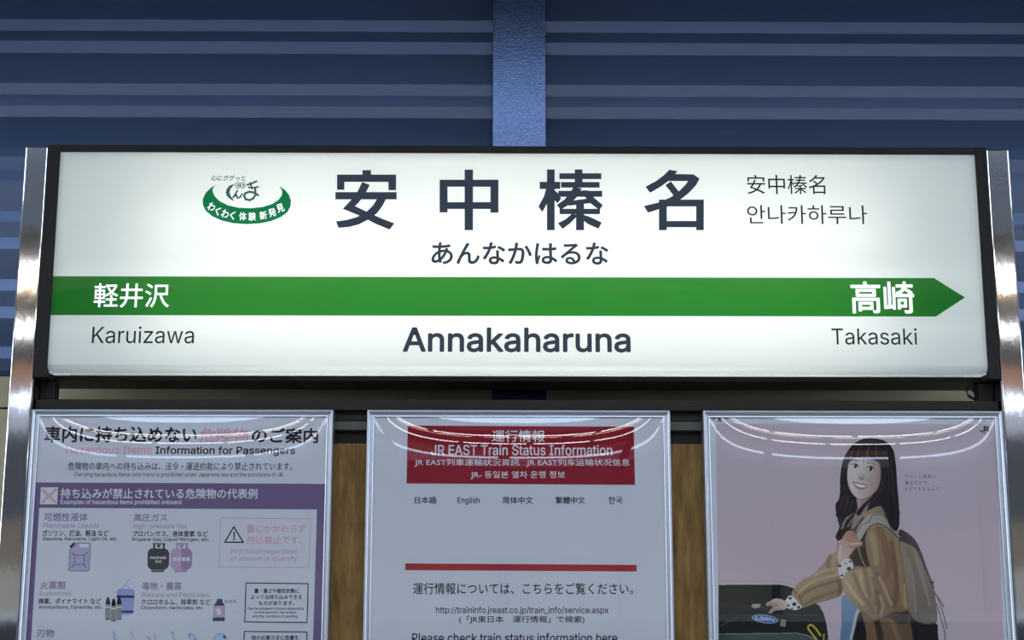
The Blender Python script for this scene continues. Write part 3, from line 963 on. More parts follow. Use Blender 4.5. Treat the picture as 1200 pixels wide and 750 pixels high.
# ------------------------------------------------------------------ poster 1: hazardous items
p1 = thing('poster', 'purple and white hazardous items notice in the left frame', 'poster', (-.81, YP, ZF0))
sheet(p1, *FRAMES[0], PAPER_M)
B_ = 980
mb = MB()
mb.poly([(39.5, 565.3), (382, 567), (369.5, B_), (13.7, B_)], Y1, PURPLE)
mb.build('purple_panel', p1)
mb = MB()
mb.poly([(46, 595), (371.5, 597), (360.2, B_ - 15), (23.3, B_ - 15)], Y2, PAPER_M)
mb.build('white_panel', p1)
jtext('車内に持ち込めない', (52, 499.5, 231, 518.8), Y1, K, p1, 'headline_lettering', .034)
jtext('危険物', (234, 501.5, 291.5, 518.8), Y1, PINK, p1, 'headline_lettering', .030)
jtext('のご案内', (295, 501.5, 373, 519.5), Y1, K, p1, 'headline_lettering', .034)
ltext('Hazardous Items', (77.5, 522.5, 177.5, 532), Y1, PINK, p1, 'subheading_lettering', 14)
ltext('Information for Passengers', (182, 523, 346, 534.5), Y1, K, p1, 'subheading_lettering', 16)
jtext('危険物の車内への持ち込みは、法令・運送約款により禁止されています。', (79.6, 541.7, 342.5, 551.2), Y1, K, p1, 'caption_lettering', .008)
ltext('Carrying hazardous items onto trains is prohibited under Japanese law and the provisions of JR.', (87, 553.5, 332.5, 559.8), Y1, K, p1, 'caption_lettering', 2)
mb = MB()
mb.poly([(47.8, 571), (67.8, 571), (67, 591), (46.8, 591)], Y2, WHITE_P)
mb.build('cross_panel', p1)
mb = MB()
mb.stroke([(50.2, 574.5), (64.5, 588)], 3.2, Y3, XPINK)
mb.stroke([(65, 574), (49.6, 588.5)], 3.2, Y4, XPINK)
mb.build('cross_mark', p1)
jtext('持ち込みが禁止されている危険物の代表例', (71, 572.3, 301.7, 584.5), Y2, WHITE_P, p1, 'band_lettering', .020)
ltext('Examples of hazardous items prohibited onboard', (71, 585.5, 212.5, 592.2), Y2, WHITE_P, p1, 'band_lettering', 12)
for s, bb, m, b in (('可燃性液体', (51.5, 601, 103, 611), LILAC, .022), ('高圧ガス', (157, 602, 196, 611), LILAC, .022),
                    ('火薬類', (47, 681, 77, 690.8), LILAC, .022), ('毒物・農薬', (166.5, 682, 212.8, 691.7), LILAC, .022), ('刃物', (43.5, 737, 63.5, 747), LILAC, .022),
                    ('ガソリン、灯油、軽油 など', (50, 621, 127, 628.6), K, .026), ('プロパンガス、液体窒素 など', (155.5, 622, 243.7, 629), K, .026),
                    ('弾薬、ダイナマイト など', (45, 701, 118.5, 708), K, .026), ('クロロホルム、除草剤 など', (165.5, 702, 247, 709), K, .026)):
    jtext(s, bb, Y3, m, p1, 'item_lettering', b)
for s, bb, m, b in (('Flammable Liquids', (51, 613, 116, 620), LILACG, 8), ('High-pressure Gas', (156, 613.7, 219.5, 620.8), LILACG, 8),
                    ('Explosives', (46.5, 692.5, 83.5, 699.2), LILACG, 8), ('Poisons and Pesticides', (166, 694, 245, 700), LILACG, 8), ('Blades', (43, 749.5, 68, 756), LILACG, 8),
                    ('Gasoline, Kerosene, Light Oil, etc.', (50, 629.3, 138, 634.4), K, 13), ('Propane Gas, Liquid Nitrogen, etc.', (155, 629.8, 245.3, 635.2), K, 13),
                    ('Ammunitions, Dynamite, etc.', (45, 709.3, 120.5, 714.5), K, 13), ('Chloroform, Herbicides, etc.', (165, 710, 239, 715), K, 13)):
    ltext(s, bb, Y3, m, p1, 'item_lettering', b)
Z = lambda ox, oy, s: (lambda a, b: (ox + a / s, oy + b / s))
# jerry can
q = Z(70, 625, 15)
mb = MB()
mb.poly([q(*p) for p in ((285, 170), (320, 160), (530, 168), (545, 190), (525, 640), (500, 670), (170, 668), (150, 645), (170, 290), (200, 250), (265, 215))], Y3, CANL)
mb.poly([q(*p) for p in ((292, 182), (325, 174), (520, 180), (530, 195), (512, 635), (492, 656), (178, 655), (164, 638), (183, 295), (210, 260), (272, 225))], Y3 - .0002, CAN)
mb.poly([q(*p) for p in ((350, 195), (365, 185), (505, 190), (520, 205), (515, 235), (495, 245), (365, 242), (350, 230))], Y4, WHITE_P)
mb.stroke([q(265, 380), q(430, 382), q(425, 550), q(260, 548)], 1.1, Y4, CANL, True)
for a, b in (((215, 335), (265, 380)), ((485, 330), (430, 382)), ((205, 600), (260, 548)), ((465, 600), (425, 550))):
    mb.stroke([q(*a), q(*b)], 1.3, Y4, CANL)
mb.stroke([q(200, 232), q(248, 185)], 3.0, Y4, NAVY)
mb.build('printed_fuel_can', p1)
# gas cylinders
q = Z(160, 625, 15)


def cylinder_print(dx, ma, mb_, mt, name):
    mb = MB()
    body = [(195 + dx, 340), (215 + dx, 295), (255 + dx, 265), (505 + dx, 265), (555 + dx, 300), (575 + dx, 345), (570 + dx, 560), (545 + dx, 610), (490 + dx, 645), (265 + dx, 645), (215 + dx, 610), (193 + dx, 565)]
    mb.poly([q(*p) for p in body], Y3, ma)
    if mb_ is not ma:
        mb.poly([q(*p) for p in ((385 + dx, 265), (505 + dx, 265), (555 + dx, 300), (575 + dx, 345), (570 + dx, 560), (545 + dx, 610), (490 + dx, 645), (378 + dx, 645))], Y3 - .0002, mb_)
    mb.poly([q(*p) for p in ((285 + dx, 170), (510 + dx, 172), (508 + dx, 192), (285 + dx, 190))], Y3, mt)
    mb.poly([q(*p) for p in ((292 + dx, 190), (330 + dx, 190), (328 + dx, 268), (290 + dx, 268))], Y3, ma)
    mb.poly([q(*p) for p in ((462 + dx, 190), (498 + dx, 190), (496 + dx, 268), (460 + dx, 268))], Y3, mb_)
    mb.poly([q(*p) for p in ((352 + dx, 200), (430 + dx, 195), (420 + dx, 225), (400 + dx, 250), (370 + dx, 250))], Y3 - .0001, mt)
    mb.poly([q(*p) for p in ((255 + dx, 650), (490 + dx, 650), (480 + dx, 682), (265 + dx, 682))], Y3, mt)
    return mb.build(name, p1)


cylinder_print(0, TANK, TANK, TANK, 'printed_gas_cylinder')
cylinder_print(403, TANKP, TANKQ, TANKQ, 'printed_gas_cylinder')
ltext('PROPANE', (176.2, 652.2, 194.8, 655.2), Y4, WHITE_P, p1, 'item_lettering', 20)
ltext('GAS', (182, 656.5, 189.5, 659.5), Y4, WHITE_P, p1, 'item_lettering', 20)
jtext('液体窒素', (202, 652.8, 223, 657.5), Y4, WHITE_P, p1, 'item_lettering', .05)
# prohibition box
mb = MB()
mb.stroke([(258.3, 607), (364, 607.8), (362.2, 665), (257.2, 664.5)], .9, Y3, PINK, True)
mb.build('pink_box_outline', p1)
mb = MB()
mb.stroke([(274, 617.5), (285, 635.5), (263.5, 635.3)], 1.5, Y3, K, True)
mb.stroke([(274.4, 624), (274.3, 629)], 1.7, Y3, K)
mb.stroke([(274.3, 631.5), (274.3, 632.3)], 1.7, Y3, K)
mb.build('warning_triangle', p1)
jtext('量にかかわらず', (289, 615, 358.5, 624.3), Y3, PINK, p1, 'warning_lettering', .022)
jtext('持込禁止です。', (289, 628, 354, 637.5), Y3, PINK, p1, 'warning_lettering', .022)
ltext('Prohibited regardless', (270, 643, 348.5, 650.2), Y3, PINKG, p1, 'warning_lettering', 15)
ltext('of amount or quantity', (270, 651.5, 348.5, 658.6), Y3, PINKG, p1, 'warning_lettering', 15)
# cartridges and dynamite
q = Z(110, 675, 10)
mb = MB()
mb.poly([q(*p) for p in ((272, 170), (300, 150), (450, 152), (478, 172), (462, 440), (430, 452), (270, 450))], Y3, BLUE_P)
mb.poly([q(*p) for p in ((268, 225), (475, 228), (472, 258), (268, 256))], Y4, NAVY)
mb.poly([q(*p) for p in ((300, 404), (466, 406), (464, 432), (300, 430))], Y4, NAVY)
mb.poly([q(*p) for p in ((300, 450), (430, 452), (400, 466), (330, 466))], Y3, BLUE_L)
mb.stroke([q(330, 150), q(375, 98), q(425, 150)], .9, Y3, BLUE_P)
mb.stroke([q(375, 98), q(385, 68), q(420, 40)], .7, Y3, BLUE_P)
mb.build('printed_dynamite', p1)
for dx, dy in ((165, 240), (232, 258), (297, 240)):
    mb = MB()
    mb.poly([q(dx + a, dy + b) for a, b in ((0, 0), (14, 20), (26, 60), (28, 92), (-28, 92), (-26, 60), (-14, 20))], Y4 - .0002, K)
    mb.poly([q(dx + a, dy + b) for a, b in ((-26, 92), (26, 92), (30, 150), (30, 270), (-32, 270), (-32, 150))], Y4 - .0002, GREY_P)
    mb.poly([q(dx + a, dy + b) for a, b in ((-32, 262), (30, 262), (30, 272), (-32, 272))], Y4 - .0004, TANK)
    mb.poly([q(dx + a, dy + b) for a, b in ((-30, 118), (29, 118), (29, 132), (-30, 132))], Y4 - .0004, WHITE_P)
    mb.build('printed_cartridge', p1)
# herbicide bottle
q = Z(180, 680, 10.71)
mb = MB()
mb.poly([q(*p) for p in ((790, 190), (860, 190), (855, 232), (795, 232))], Y3, BLUE_L)
mb.poly([q(*p) for p in ((797, 235), (860, 235), (866, 270), (898, 320), (752, 320), (790, 270))], Y3, NAVY)
mb.poly([q(*p) for p in ((752, 320), (898, 320), (896, 468), (745, 468))], Y3, TANKP)
mb.poly([q(*p) for p in ((745, 468), (896, 468), (892, 512), (740, 512))], Y3, NAVY)
mb.poly([q(*p) for p in ((770, 372), (810, 345), (850, 372), (838, 395), (850, 425), (825, 440), (800, 425), (790, 440), (800, 395))], Y4, WHITE_P)
mb.build('printed_bottle', p1)
jtext('除草剤', (263.2, 702.8, 276.8, 707.3), Y3, GREY_P, p1, 'item_lettering', .02)
mb = MB()
mb.stroke([(288.3, 683.2), (361.2, 684), (359.8, 729.6), (286.8, 728.8)], 1.2, Y3, K, True)
mb.build('black_box_outline', p1)
jtext('量・重さや梱包状態に', (298, 689.6, 350.5, 695.2), Y3, K, p1, 'item_lettering', .03)
jtext('よっては持ち込みできる', (294, 696.8, 353.7, 702.4), Y3, K, p1, 'item_lettering', .03)
jtext('ものがあります。', (303, 704, 345, 709.5), Y3, K, p1, 'item_lettering', .03)
ltext('Can be allowed onboard depending', (290, 711.6, 356, 715.3), Y3, K, p1, 'item_lettering', 14)
ltext('on the amount, the weight,', (298, 716, 348, 719.6), Y3, K, p1, 'item_lettering', 14)
ltext('and the condition of packing.', (296, 720.5, 349.5, 724.5), Y3, K, p1, 'item_lettering', 14)
mb = MB()
mb.stroke([(286.3, 740), (359.8, 740.8), (358, 790), (284.5, 789)], 1.2, Y3, K, True)
mb.build('black_box_outline', p1)
jtext('他のお客さまに危害を', (294.5, 744.3, 350, 750), Y3, K, p1, 'item_lettering', .03)
# knives along the bottom edge
q = Z(110, 675, 10)
for pts, m in ((((222, 640), (262, 690), (300, 760), (330, 850), (270, 850), (232, 730)), 'b'), (((425, 640), (455, 680), (500, 790), (480, 850), (455, 740)), 'g'), (((705, 650), (722, 690), (750, 800), (740, 850), (712, 760)), 'b'), (((615, 700), (650, 725), (720, 800), (690, 830), (640, 750)), 'g'), (((905, 640), (935, 660), (985, 790), (950, 830), (925, 740)), 'g'), (((1095, 700), (1130, 662), (1185, 710), (1250, 800), (1190, 850), (1150, 740)), 'b')):
    mb = MB()
    mb.poly([q(*p) for p in pts], Y3, BLUE_P if m == 'b' else LILACG)
    mb.poly([q(p[0] + 10, p[1] + 25) for p in pts[:3]] + [q(pts[2][0] - 30, pts[2][1] + 40)], Y4, BLUE_L)
    mb.build('printed_blade', p1)
mb = MB()
ring = [(258 + 8.0 * math.cos(a * .35), 750.5 + 8.5 * math.sin(a * .35)) for a in range(18)]
mb.poly(ring, Y3, BLUE_P)
mb.poly([(258 + 6.6 * math.cos(a * .35), 750.5 + 7.1 * math.sin(a * .35)) for a in range(18)], Y4, BLUE_L)
mb.poly([(263 + 1.7 * math.cos(a * .785), 746.2 + 1.7 * math.sin(a * .785)) for a in range(8)], Y4 - .0002, NAVY)
mb.build('printed_disc', p1)

# ------------------------------------------------------------------ poster 2: train status
p2 = thing('poster', 'white train status notice with a dark red heading in the middle frame', 'poster', (.05, YP, ZF0))
sheet(p2, *FRAMES[1], PAPER_M)
mb = MB()
mb.poly([(477.8, 498.7), (742.8, 500), (744.2, 568.2), (476.4, 566.6)], Y1, RED)
mb.build('red_heading', p2)
WT = pm('print_heading_white', 190, 190, 205)
jtext('運行情報', (576.4, 504, 638.5, 518), Y2, WT, p2, 'heading_lettering', .014)
ltext('JR EAST Train Status Information', (505, 521, 717.5, 533.6), Y2, WT, p2, 'heading_lettering', 10)
jtext('JR EAST列車運輸狀況資訊', (486, 537.7, 608.5, 547), Y2, WT, p2, 'heading_lettering', .004)
jtext('JR EAST列车运输状况信息', (617, 537.7, 738, 547), Y2, WT, p2, 'heading_lettering', .004)
jtext('JR- 동일본 열차 운행 정보', (551.5, 552, 662, 561.7), Y2, WT, p2, 'heading_lettering', .012)
for s, bb in (('日本語', (486, 582, 511.5, 590.2)), ('简体中文', (589, 582, 624.5, 590.4)), ('繁體中文', (651, 582, 685.5, 590.4)), ('한국', (713, 582, 729.5, 590.6))):
    jtext(s, bb, Y1, K, p2, 'language_lettering', .02)
ltext('English', (536, 582.5, 562, 591.6), Y1, K, p2, 'language_lettering', 12)
mb = MB()
mb.poly([(475, 660.2), (746, 662), (746, 669.7), (475, 668.2)], Y1, RED2)
mb.build('red_bar', p2)
jtext('運行情報については、こちらをご覧ください。', (484, 683, 742, 696.7), Y1, K, p2, 'body_lettering', .012)
ltext('http://traininfo.jreast.co.jp/train_info/service.aspx', (511, 710.8, 713, 720.6), Y1, K, p2, 'body_lettering', 8)
jtext('(「JR東日本　運行情報」で検索)', (538, 721.6, 685, 731), Y1, K, p2, 'body_lettering', .016)
ltext('Please check train status information here', (483, 741.8, 723.5, 753.3), Y1, K, p2, 'body_lettering', 9)

# ------------------------------------------------------------------ poster 3: woman with a backpack on pink
p3 = thing('poster', 'pink advertising poster of a smiling woman with a backpack in the right frame', 'poster', (.91, YP, ZF0))
sheet(p3, *FRAMES[2], PAPER_M)
PINKBG = mat('print_rose', ink(149, 143, 162), .6, 0, .05)
noise_color(PINKBG, ink(148, 145, 166), ink(150, 140, 159), 1.6, (1, 1, 1), 2)
mb = MB()
mb.poly([(838.7, 496.4), (1166.8, 497.2), (1184.4, B_), (846, B_)], Y1, PINKBG)
mb.build('pink_background', p3)
mb = MB()
mb.poly([(842.5, 754), (1176.2, 754), (1184.4, B_), (846, B_)], Y2, PAPER_M)
mb.build('lower_panel', p3)
jtext('フ ァ ー に 簡 単 に', (1061, 556.3, 1096, 560.2), Y2, K, p3, 'slogan_lettering', 0)
jtext('乗 る だ け で 、', (1061, 563.8, 1089, 568), Y2, K, p3, 'slogan_lettering', 0)
jtext('ト ク で き る な ん て 。', (1061, 571, 1103, 575.2), Y2, K, p3, 'slogan_lettering', 0)
mb = MB()
q = Z(1120, 470, 15)
mb.stroke([q(500, 452), q(497, 515), q(470, 535), q(428, 522)], 1.3, Y2, K)
mb.stroke([q(522, 452), q(520, 538)], 1.3, Y2, K)
mb.stroke([q(500, 455), q(565, 456), q(575, 475), q(562, 497), (q(522, 500))], 1.2, Y2, K)
mb.stroke([q(545, 500), q(578, 536)], 1.3, Y2, K)
mb.stroke([q(465, 565), q(545, 566)], .5, Y2, K)
mb.build('railway_logo', p3)
mb = MB()
q = Z(822, 478, 18.75)
mb.poly([q(*p) for p in ((245, 210), (290, 205), (285, 250), (255, 265))], Y2, K)
mb.stroke([q(345, 205), q(400, 250), q(435, 300)], 1.2, Y2, K)
mb.stroke([q(425, 205), q(400, 260), q(360, 305)], 1.1, Y2, K)
mb.stroke([q(490, 238), q(525, 212), q(575, 252)], 1.1, Y2, K)
mb.build('corner_lettering', p3)

# the printed picture, painted into vertex colours of a fine flat mesh
GX0, GY0, GX1, GY1, GS = 842.0, 511.0, 1112.0, 754.0, 2.4
GW, GH = int((GX1 - GX0) * GS), int((GY1 - GY0) * GS)
ux, uy = np.meshgrid(GX0 + (np.arange(GW) + .5) / GS, GY0 + (np.arange(GH) + .5) / GS)
canvas = np.zeros((GH, GW, 3))
cover = np.zeros((GH, GW))
A_ = lambda a, b: (820 + a / 2.679, 470 + b / 2.679)
Bc = lambda a, b: (950 + a / 7.5, 500 + b / 7.5)
Cc = lambda a, b: (880 + a / 4.687, 590 + b / 4.687)
Dc = lambda a, b: (830 + a / 6.667, 640 + b / 6.667)


def smooth(pts, k=5):
    p = np.array(pts, float)
    n = len(p)
    out = []
    for i in range(n):
        a, b, c, d = p[i - 1], p[i], p[(i + 1) % n], p[(i + 2) % n]
        for j in range(k):
            t = j / k
            out.append(.5 * (2 * b + (c - a) * t + (2 * a - 5 * b + 4 * c - d) * t * t + (3 * b - a - 3 * c + d) * t ** 3))
    return np.array(out)


def blur(m, s):
    r = int(round(s * GS))
    if r < 1:
        return m
    k = np.ones(2 * r + 1) / (2 * r + 1)
    for _ in range(2):
        m = np.apply_along_axis(lambda v: np.convolve(v, k, 'same'), 1, m)
        m = np.apply_along_axis(lambda v: np.convolve(v, k, 'same'), 0, m)
    return m


def muted(c):
    g = (c[0] + c[1] + c[2]) / 3
    return tuple((g + (v - g) * .78) * .94 for v in c)


def paint(f, pts, c, soft=.25, alpha=1.0, crisp=False, clip=None, c2=None, axis=None):
    """filled outline; c2 with axis ((x,y),(x,y)) blends the colour along a line"""
    c = muted(c)
    c2 = muted(c2) if c2 is not None else None
    p = np.array([f(*q_) for q_ in pts])
    if not crisp:
        p = smooth(p)
    pad = soft * 3 + 1
    i0 = max(0, int((p[:, 1].min() - pad - GY0) * GS))
    i1 = min(GH, int((p[:, 1].max() + pad - GY0) * GS) + 2)
    j0 = max(0, int((p[:, 0].min() - pad - GX0) * GS))
    j1 = min(GW, int((p[:, 0].max() + pad - GX0) * GS) + 2)
    if i1 <= i0 or j1 <= j0:
        return
    X, Y = ux[i0:i1, j0:j1], uy[i0:i1, j0:j1]
    ins = np.zeros(X.shape, bool)
    for a, b in zip(p, np.roll(p, -1, 0)):
        if a[1] == b[1]:
            continue
        ins ^= ((a[1] > Y) != (b[1] > Y)) & (X < (b[0] - a[0]) * (Y - a[1]) / (b[1] - a[1]) + a[0])
    m = blur(ins.astype(float), soft) * alpha
    if clip is not None:
        m = m * clip[i0:i1, j0:j1]
    col = np.array(rgb(*c)) * np.ones(X.shape + (3,))
    if c2 is not None:
        a, b = np.array(f(*axis[0])), np.array(f(*axis[1]))
        d = b - a
        t = np.clip(((X - a[0]) * d[0] + (Y - a[1]) * d[1]) / (d @ d), 0, 1)[..., None]
        col = col * (1 - t) + np.array(rgb(*c2)) * t
    canvas[i0:i1, j0:j1] = canvas[i0:i1, j0:j1] * (1 - m[..., None]) + col * m[..., None]
    if clip is None:
        cover[i0:i1, j0:j1] = np.maximum(cover[i0:i1, j0:j1], m)


def line(f, pts, w, c, soft=.2, alpha=1.0, clip=None, w1=None):
    """tapering brush stroke through pts, width in photo pixels"""
    p = np.array([f(*q_) for q_ in pts], float)
    if len(p) > 2:
        q_ = np.vstack([2 * p[0] - p[1], p, 2 * p[-1] - p[-2]])
        o = []
        for i in range(1, len(q_) - 2):
            a, b, c_, d = q_[i - 1:i + 3]
            for j in range(6):
                t = j / 6
                o.append(.5 * (2 * b + (c_ - a) * t + (2 * a - 5 * b + 4 * c_ - d) * t * t + (3 * b - a - 3 * c_ + d) * t ** 3))
        o.append(p[-1])
        p = np.array(o)
    d = np.gradient(p, axis=0)
    d /= np.maximum(np.linalg.norm(d, axis=1, keepdims=True), 1e-6)
    nn = np.stack([-d[:, 1], d[:, 0]], 1)
    ww = np.linspace(w, w if w1 is None else w1, len(p))[:, None] / 2
    paint(lambda a, b: (a, b), list(map(tuple, np.vstack([p + nn * ww, (p - nn * ww)[::-1]]))), c, soft, alpha, True, clip)


def emit_picture(name, Y):
    """turn what has been painted since the last call into one flat printed mesh"""
    global canvas, cover
    keep = cover > .5
    idx = -np.ones((GH + 1, GW + 1), int)
    kk = np.zeros((GH + 1, GW + 1), bool)
    kk[:-1, :-1] |= keep
    kk[1:, :-1] |= keep
    kk[:-1, 1:] |= keep
    kk[1:, 1:] |= keep
    idx[kk] = np.arange(kk.sum())
    ii, jj = np.nonzero(kk)
    px, py = GX0 + jj / GS, GY0 + ii / GS
    dx = _f.x * F_PX + _r.x * (px - 600) + _u.x * (375 - py)
    dy = _f.y * F_PX + _r.y * (px - 600) + _u.y * (375 - py)
    dz = _f.z * F_PX + _r.z * (px - 600) + _u.z * (375 - py)
    t = (Y + CAM_D) / dy
    co = np.stack([t * dx, np.full(len(t), Y), CAM_H + t * dz], 1)
    a, b = np.nonzero(keep)
    fc = np.stack([idx[a + 1, b], idx[a + 1, b + 1], idx[a, b + 1], idx[a, b]], 1)
    me = bpy.data.meshes.new(name)
    me.vertices.add(len(co))
    me.vertices.foreach_set('co', co.ravel())
    me.loops.add(fc.size)
    me.loops.foreach_set('vertex_index', fc.ravel())
    me.polygons.add(len(fc))
    me.polygons.foreach_set('loop_start', np.arange(0, fc.size, 4))
    me.update(calc_edges=True)
    alb = np.clip(canvas / np.array(PAPER) * .80, 0, .85)
    at = me.color_attributes.new('print', 'FLOAT_COLOR', 'CORNER')
    c = np.ones((len(fc), 4, 4))
    c[:, :, :3] = alb[a, b][:, None, :]
    at.data.foreach_set('color', c.ravel())
    m = mat('printed_picture', (.5, .5, .5), .6, 0, .05)
    tr, n, l, bs = nodes(m)
    if 'pc' not in n:
        vc = n.new('ShaderNodeVertexColor')
        vc.name = 'pc'
        vc.layer_name = 'print'
        l.new(vc.outputs['Color'], bs.inputs['Base Color'])
    me.materials.append(m)
    canvas = np.zeros((GH, GW, 3))
    cover = np.zeros((GH, GW))
    return link(name, me, p3)


# black suitcase-like door with badge
paint(Dc, [(60, 272), (300, 273), (520, 274), (610, 288), (690, 325), (740, 370), (760, 420), (60, 420)], (158, 158, 172), .25, 1, True)
body = [(60, 303), (540, 300), (600, 306), (660, 326), (720, 365), (800, 420), (860, 460), (900, 520), (922, 600), (935, 690), (938, 800), (60, 800)]
paint(Dc, body, (20, 21, 25), .2, 1, True, None, (30, 34, 38), ((400, 310), (500, 733)))
paint(Dc, [(60, 440), (300, 455), (560, 470), (850, 462), (860, 480), (560, 490), (60, 470)], (33, 35, 38), .8, .8)
line(Dc, [(100, 622), (150, 595), (225, 556)], .9, (74, 80, 84), .3, .8)
paint(Dc, [(60, 684), (690, 676), (770, 690), (850, 733), (900, 800), (60, 800)], (96, 108, 112), .2, 1, True)
paint(Dc, [(60, 692), (690, 684), (765, 698), (840, 738), (885, 800), (60, 800)], (40, 57, 61), .2, 1, True, None, (58, 74, 76), ((100, 690), (200, 760)))
line(Dc, [(320, 472), (345, 468), (420, 480), (470, 492)], 1.1, (60, 66, 68), .2)
paint(Dc, [(345, 452), (395, 450), (412, 455), (402, 478), (372, 488), (338, 478)], (128, 148, 138), .2, 1, True)
ov = [(443 + 104 * math.cos(a) * 1 - 30 * math.sin(a) * .13, 569 + 104 * math.cos(a) * .13 + 32 * math.sin(a)) for a in np.linspace(0, 6.283, 25)[:-1]]
paint(Dc, ov, (120, 150, 190), .15, 1, True)
ov = [(443 + 97 * math.cos(a) - 26 * math.sin(a) * .13, 569 + 97 * math.cos(a) * .13 + 27 * math.sin(a)) for a in np.linspace(0, 6.283, 25)[:-1]]
paint(Dc, ov, (34, 92, 160), .15, 1, True)
line(Dc, [(378, 548), (370, 565), (385, 575), (402, 572)], .9, (190, 205, 225))
line(Dc, [(405, 560), (420, 552), (432, 570), (418, 580), (408, 568)], .9, (190, 205, 225))
line(Dc, [(440, 578), (452, 556), (462, 580), (474, 560)], .9, (196, 190, 215))
line(Dc, [(478, 580), (490, 566), (505, 584), (520, 574)], .9, (190, 205, 225))
paint(Dc, [(568, 572), (608, 576), (602, 630), (562, 624)], (112, 128, 120), .2, 1, True)
for y in (584, 596, 608):
    line(Dc, [(572, y), (600, y + 3)], .6, (70, 84, 78))
line(Dc, [(850, 733), (815, 690), (782, 645), (785, 622), (808, 617), (835, 640), (880, 700)], 1.9, (172, 166, 30), .2)
line(Dc, [(905, 685), (903, 700), (904, 760)], 1.7, (150, 146, 36), .2)
emit_picture('printed_black_case', Y2)

# woman: backpack first, then clothes, hair, face, hands
line(Cc, [(1000, 470), (1030, 530), (1055, 600), (1078, 690)], 1.0, (52, 46, 52))
line(Cc, [(1010, 495), (1048, 545), (1060, 570)], 1.0, (52, 46, 52))
line(Cc, [(1018, 545), (1040, 620), (1062, 700), (1072, 780)], 1.0, (52, 46, 52))
paint(Cc, [(812, 150), (850, 155), (905, 205), (940, 280), (972, 370), (1000, 440), (1004, 470), (960, 440), (820, 250)], (56, 50, 60), .25)
paint(Cc, [(818, 215), (860, 222), (905, 250), (935, 310), (965, 385), (998, 455), (1018, 560), (1018, 655), (960, 664), (890, 640), (850, 590), (840, 420), (825, 300)], (116, 108, 104), .3, 1, False, None, (92, 86, 86), ((850, 350), (1000, 500)))
back = cover.copy()
paint(Cc, [(850, 240), (880, 250), (930, 420), (960, 560), (950, 650), (905, 640), (900, 480), (870, 340)], (88, 82, 80), 1.6, .55, False, back)
line(Cc, [(905, 290), (945, 420), (985, 560)], 1.6, (134, 126, 120), .8, .7, back)
line(Cc, [(868, 300), (895, 450), (905, 600)], 1.2, (140, 132, 124), .8, .6, back)
line(Cc, [(985, 430), (998, 438), (1003, 425)], 1.4, (30, 28, 34))
line(Cc, [(855, 170), (905, 225), (945, 310), (985, 420)], 1.0, (84, 78, 86), .4, .8)
paint(Cc, [(770, 600), (850, 580), (900, 640), (960, 662), (1016, 660), (1026, 690), (1014, 800), (860, 800), (840, 640)], (26, 24, 29), .3)
# trousers, shirt tail
paint(Cc, [(505, 505), (590, 575), (575, 640), (545, 760), (540, 800), (492, 800), (498, 650)], (88, 124, 172), .25, 1, False, None, (72, 104, 150), ((510, 560), (560, 700)))
paint(Cc, [(580, 585), (606, 600), (585, 680), (570, 800), (534, 800), (552, 700)], (150, 160, 184), .3)
paint(Cc, [(598, 595), (650, 640), (660, 800), (556, 800), (572, 680)], (22, 22, 30), .3)
# coat skirt
paint(Cc, [(596, 570), (690, 625), (790, 585), (860, 580), (872, 640), (876, 800), (660, 800), (632, 690), (616, 630)], (104, 80, 58), .3, 1, False, None, (84, 66, 52), ((640, 600), (860, 720)))
line(Cc, [(690, 640), (705, 700), (716, 790)], 7.5, (40, 32, 28), .6, .9)
line(Cc, [(770, 640), (800, 720), (830, 790)], 5, (120, 92, 68), 1.2, .7)
paint(Cc, [(770, 600), (860, 585), (866, 650), (830, 660), (780, 640)], (34, 29, 28), 1, .85)
# coat body and collar behind the hair
paint(Cc, [(540, 140), (600, 60), (650, -10), (760, -20), (800, 150), (830, 330), (856, 575), (690, 630), (560, 540), (505, 430), (540, 290)], (70, 56, 44), .3)
paint(Cc, [(610, 60), (640, 0), (690, -30), (748, -20), (752, 60), (700, 70), (640, 85)], (140, 124, 110), .4, 1, False, None, (104, 90, 78), ((640, 0), (740, 60)))
# far sleeve
sl = [(478, 205), (466, 265), (425, 285), (404, 325), (345, 385), (275, 425), (240, 462), (224, 498), (246, 540), (282, 572), (345, 552), (430, 530), (496, 502), (508, 440), (495, 380), (500, 300)]
paint(Cc, sl, (142, 124, 102), .25, 1, False, None, (122, 100, 74), ((300, 400), (420, 540)))
far = np.zeros_like(cover)
tmp = cover.copy()
cover[:] = 0
paint(Cc, sl, (142, 124, 102), .25, 1, False, None, (122, 100, 74), ((300, 400), (420, 540)))
far = cover.copy()
cover[:] = np.maximum(tmp, cover)
for pts, w, c in (([(262, 520), (330, 470), (420, 440), (490, 420)], 3.5, (92, 74, 54)), ([(250, 500), (320, 440), (400, 410), (480, 390)], 2.2, (168, 148, 122)),
                  ([(290, 560), (370, 515), (490, 480)], 3.5, (98, 78, 56)), ([(440, 290), (420, 330), (440, 370)], 3, (102, 86, 68)), ([(466, 280), (455, 330), (470, 390)], 2.5, (156, 140, 120)),
                  ([(345, 395), (400, 370), (450, 360)], 2.5, (168, 152, 128)), ([(235, 480), (262, 505), (285, 560)], 2.0, (84, 70, 54)), ([(480, 420), (490, 470), (480, 505)], 4, (84, 66, 48))):
    line(Cc, pts, w, c, .8, .75, far)
# cuffs
cf = [(188, 535), (214, 505), (240, 520), (262, 548), (280, 572), (240, 586), (205, 576), (186, 558)]
paint(Cc, cf, (172, 178, 196), .2)
for x, y, r in ((216, 520, 9), (238, 552, 13), (205, 560, 8), (262, 570, 10), (226, 578, 7)):
    paint(Cc, [(x - r, y), (x, y - r * .8), (x + r, y - 2), (x + r * .4, y + r * .8), (x - r * .6, y + r * .7)], (26, 26, 34), .2, .95)
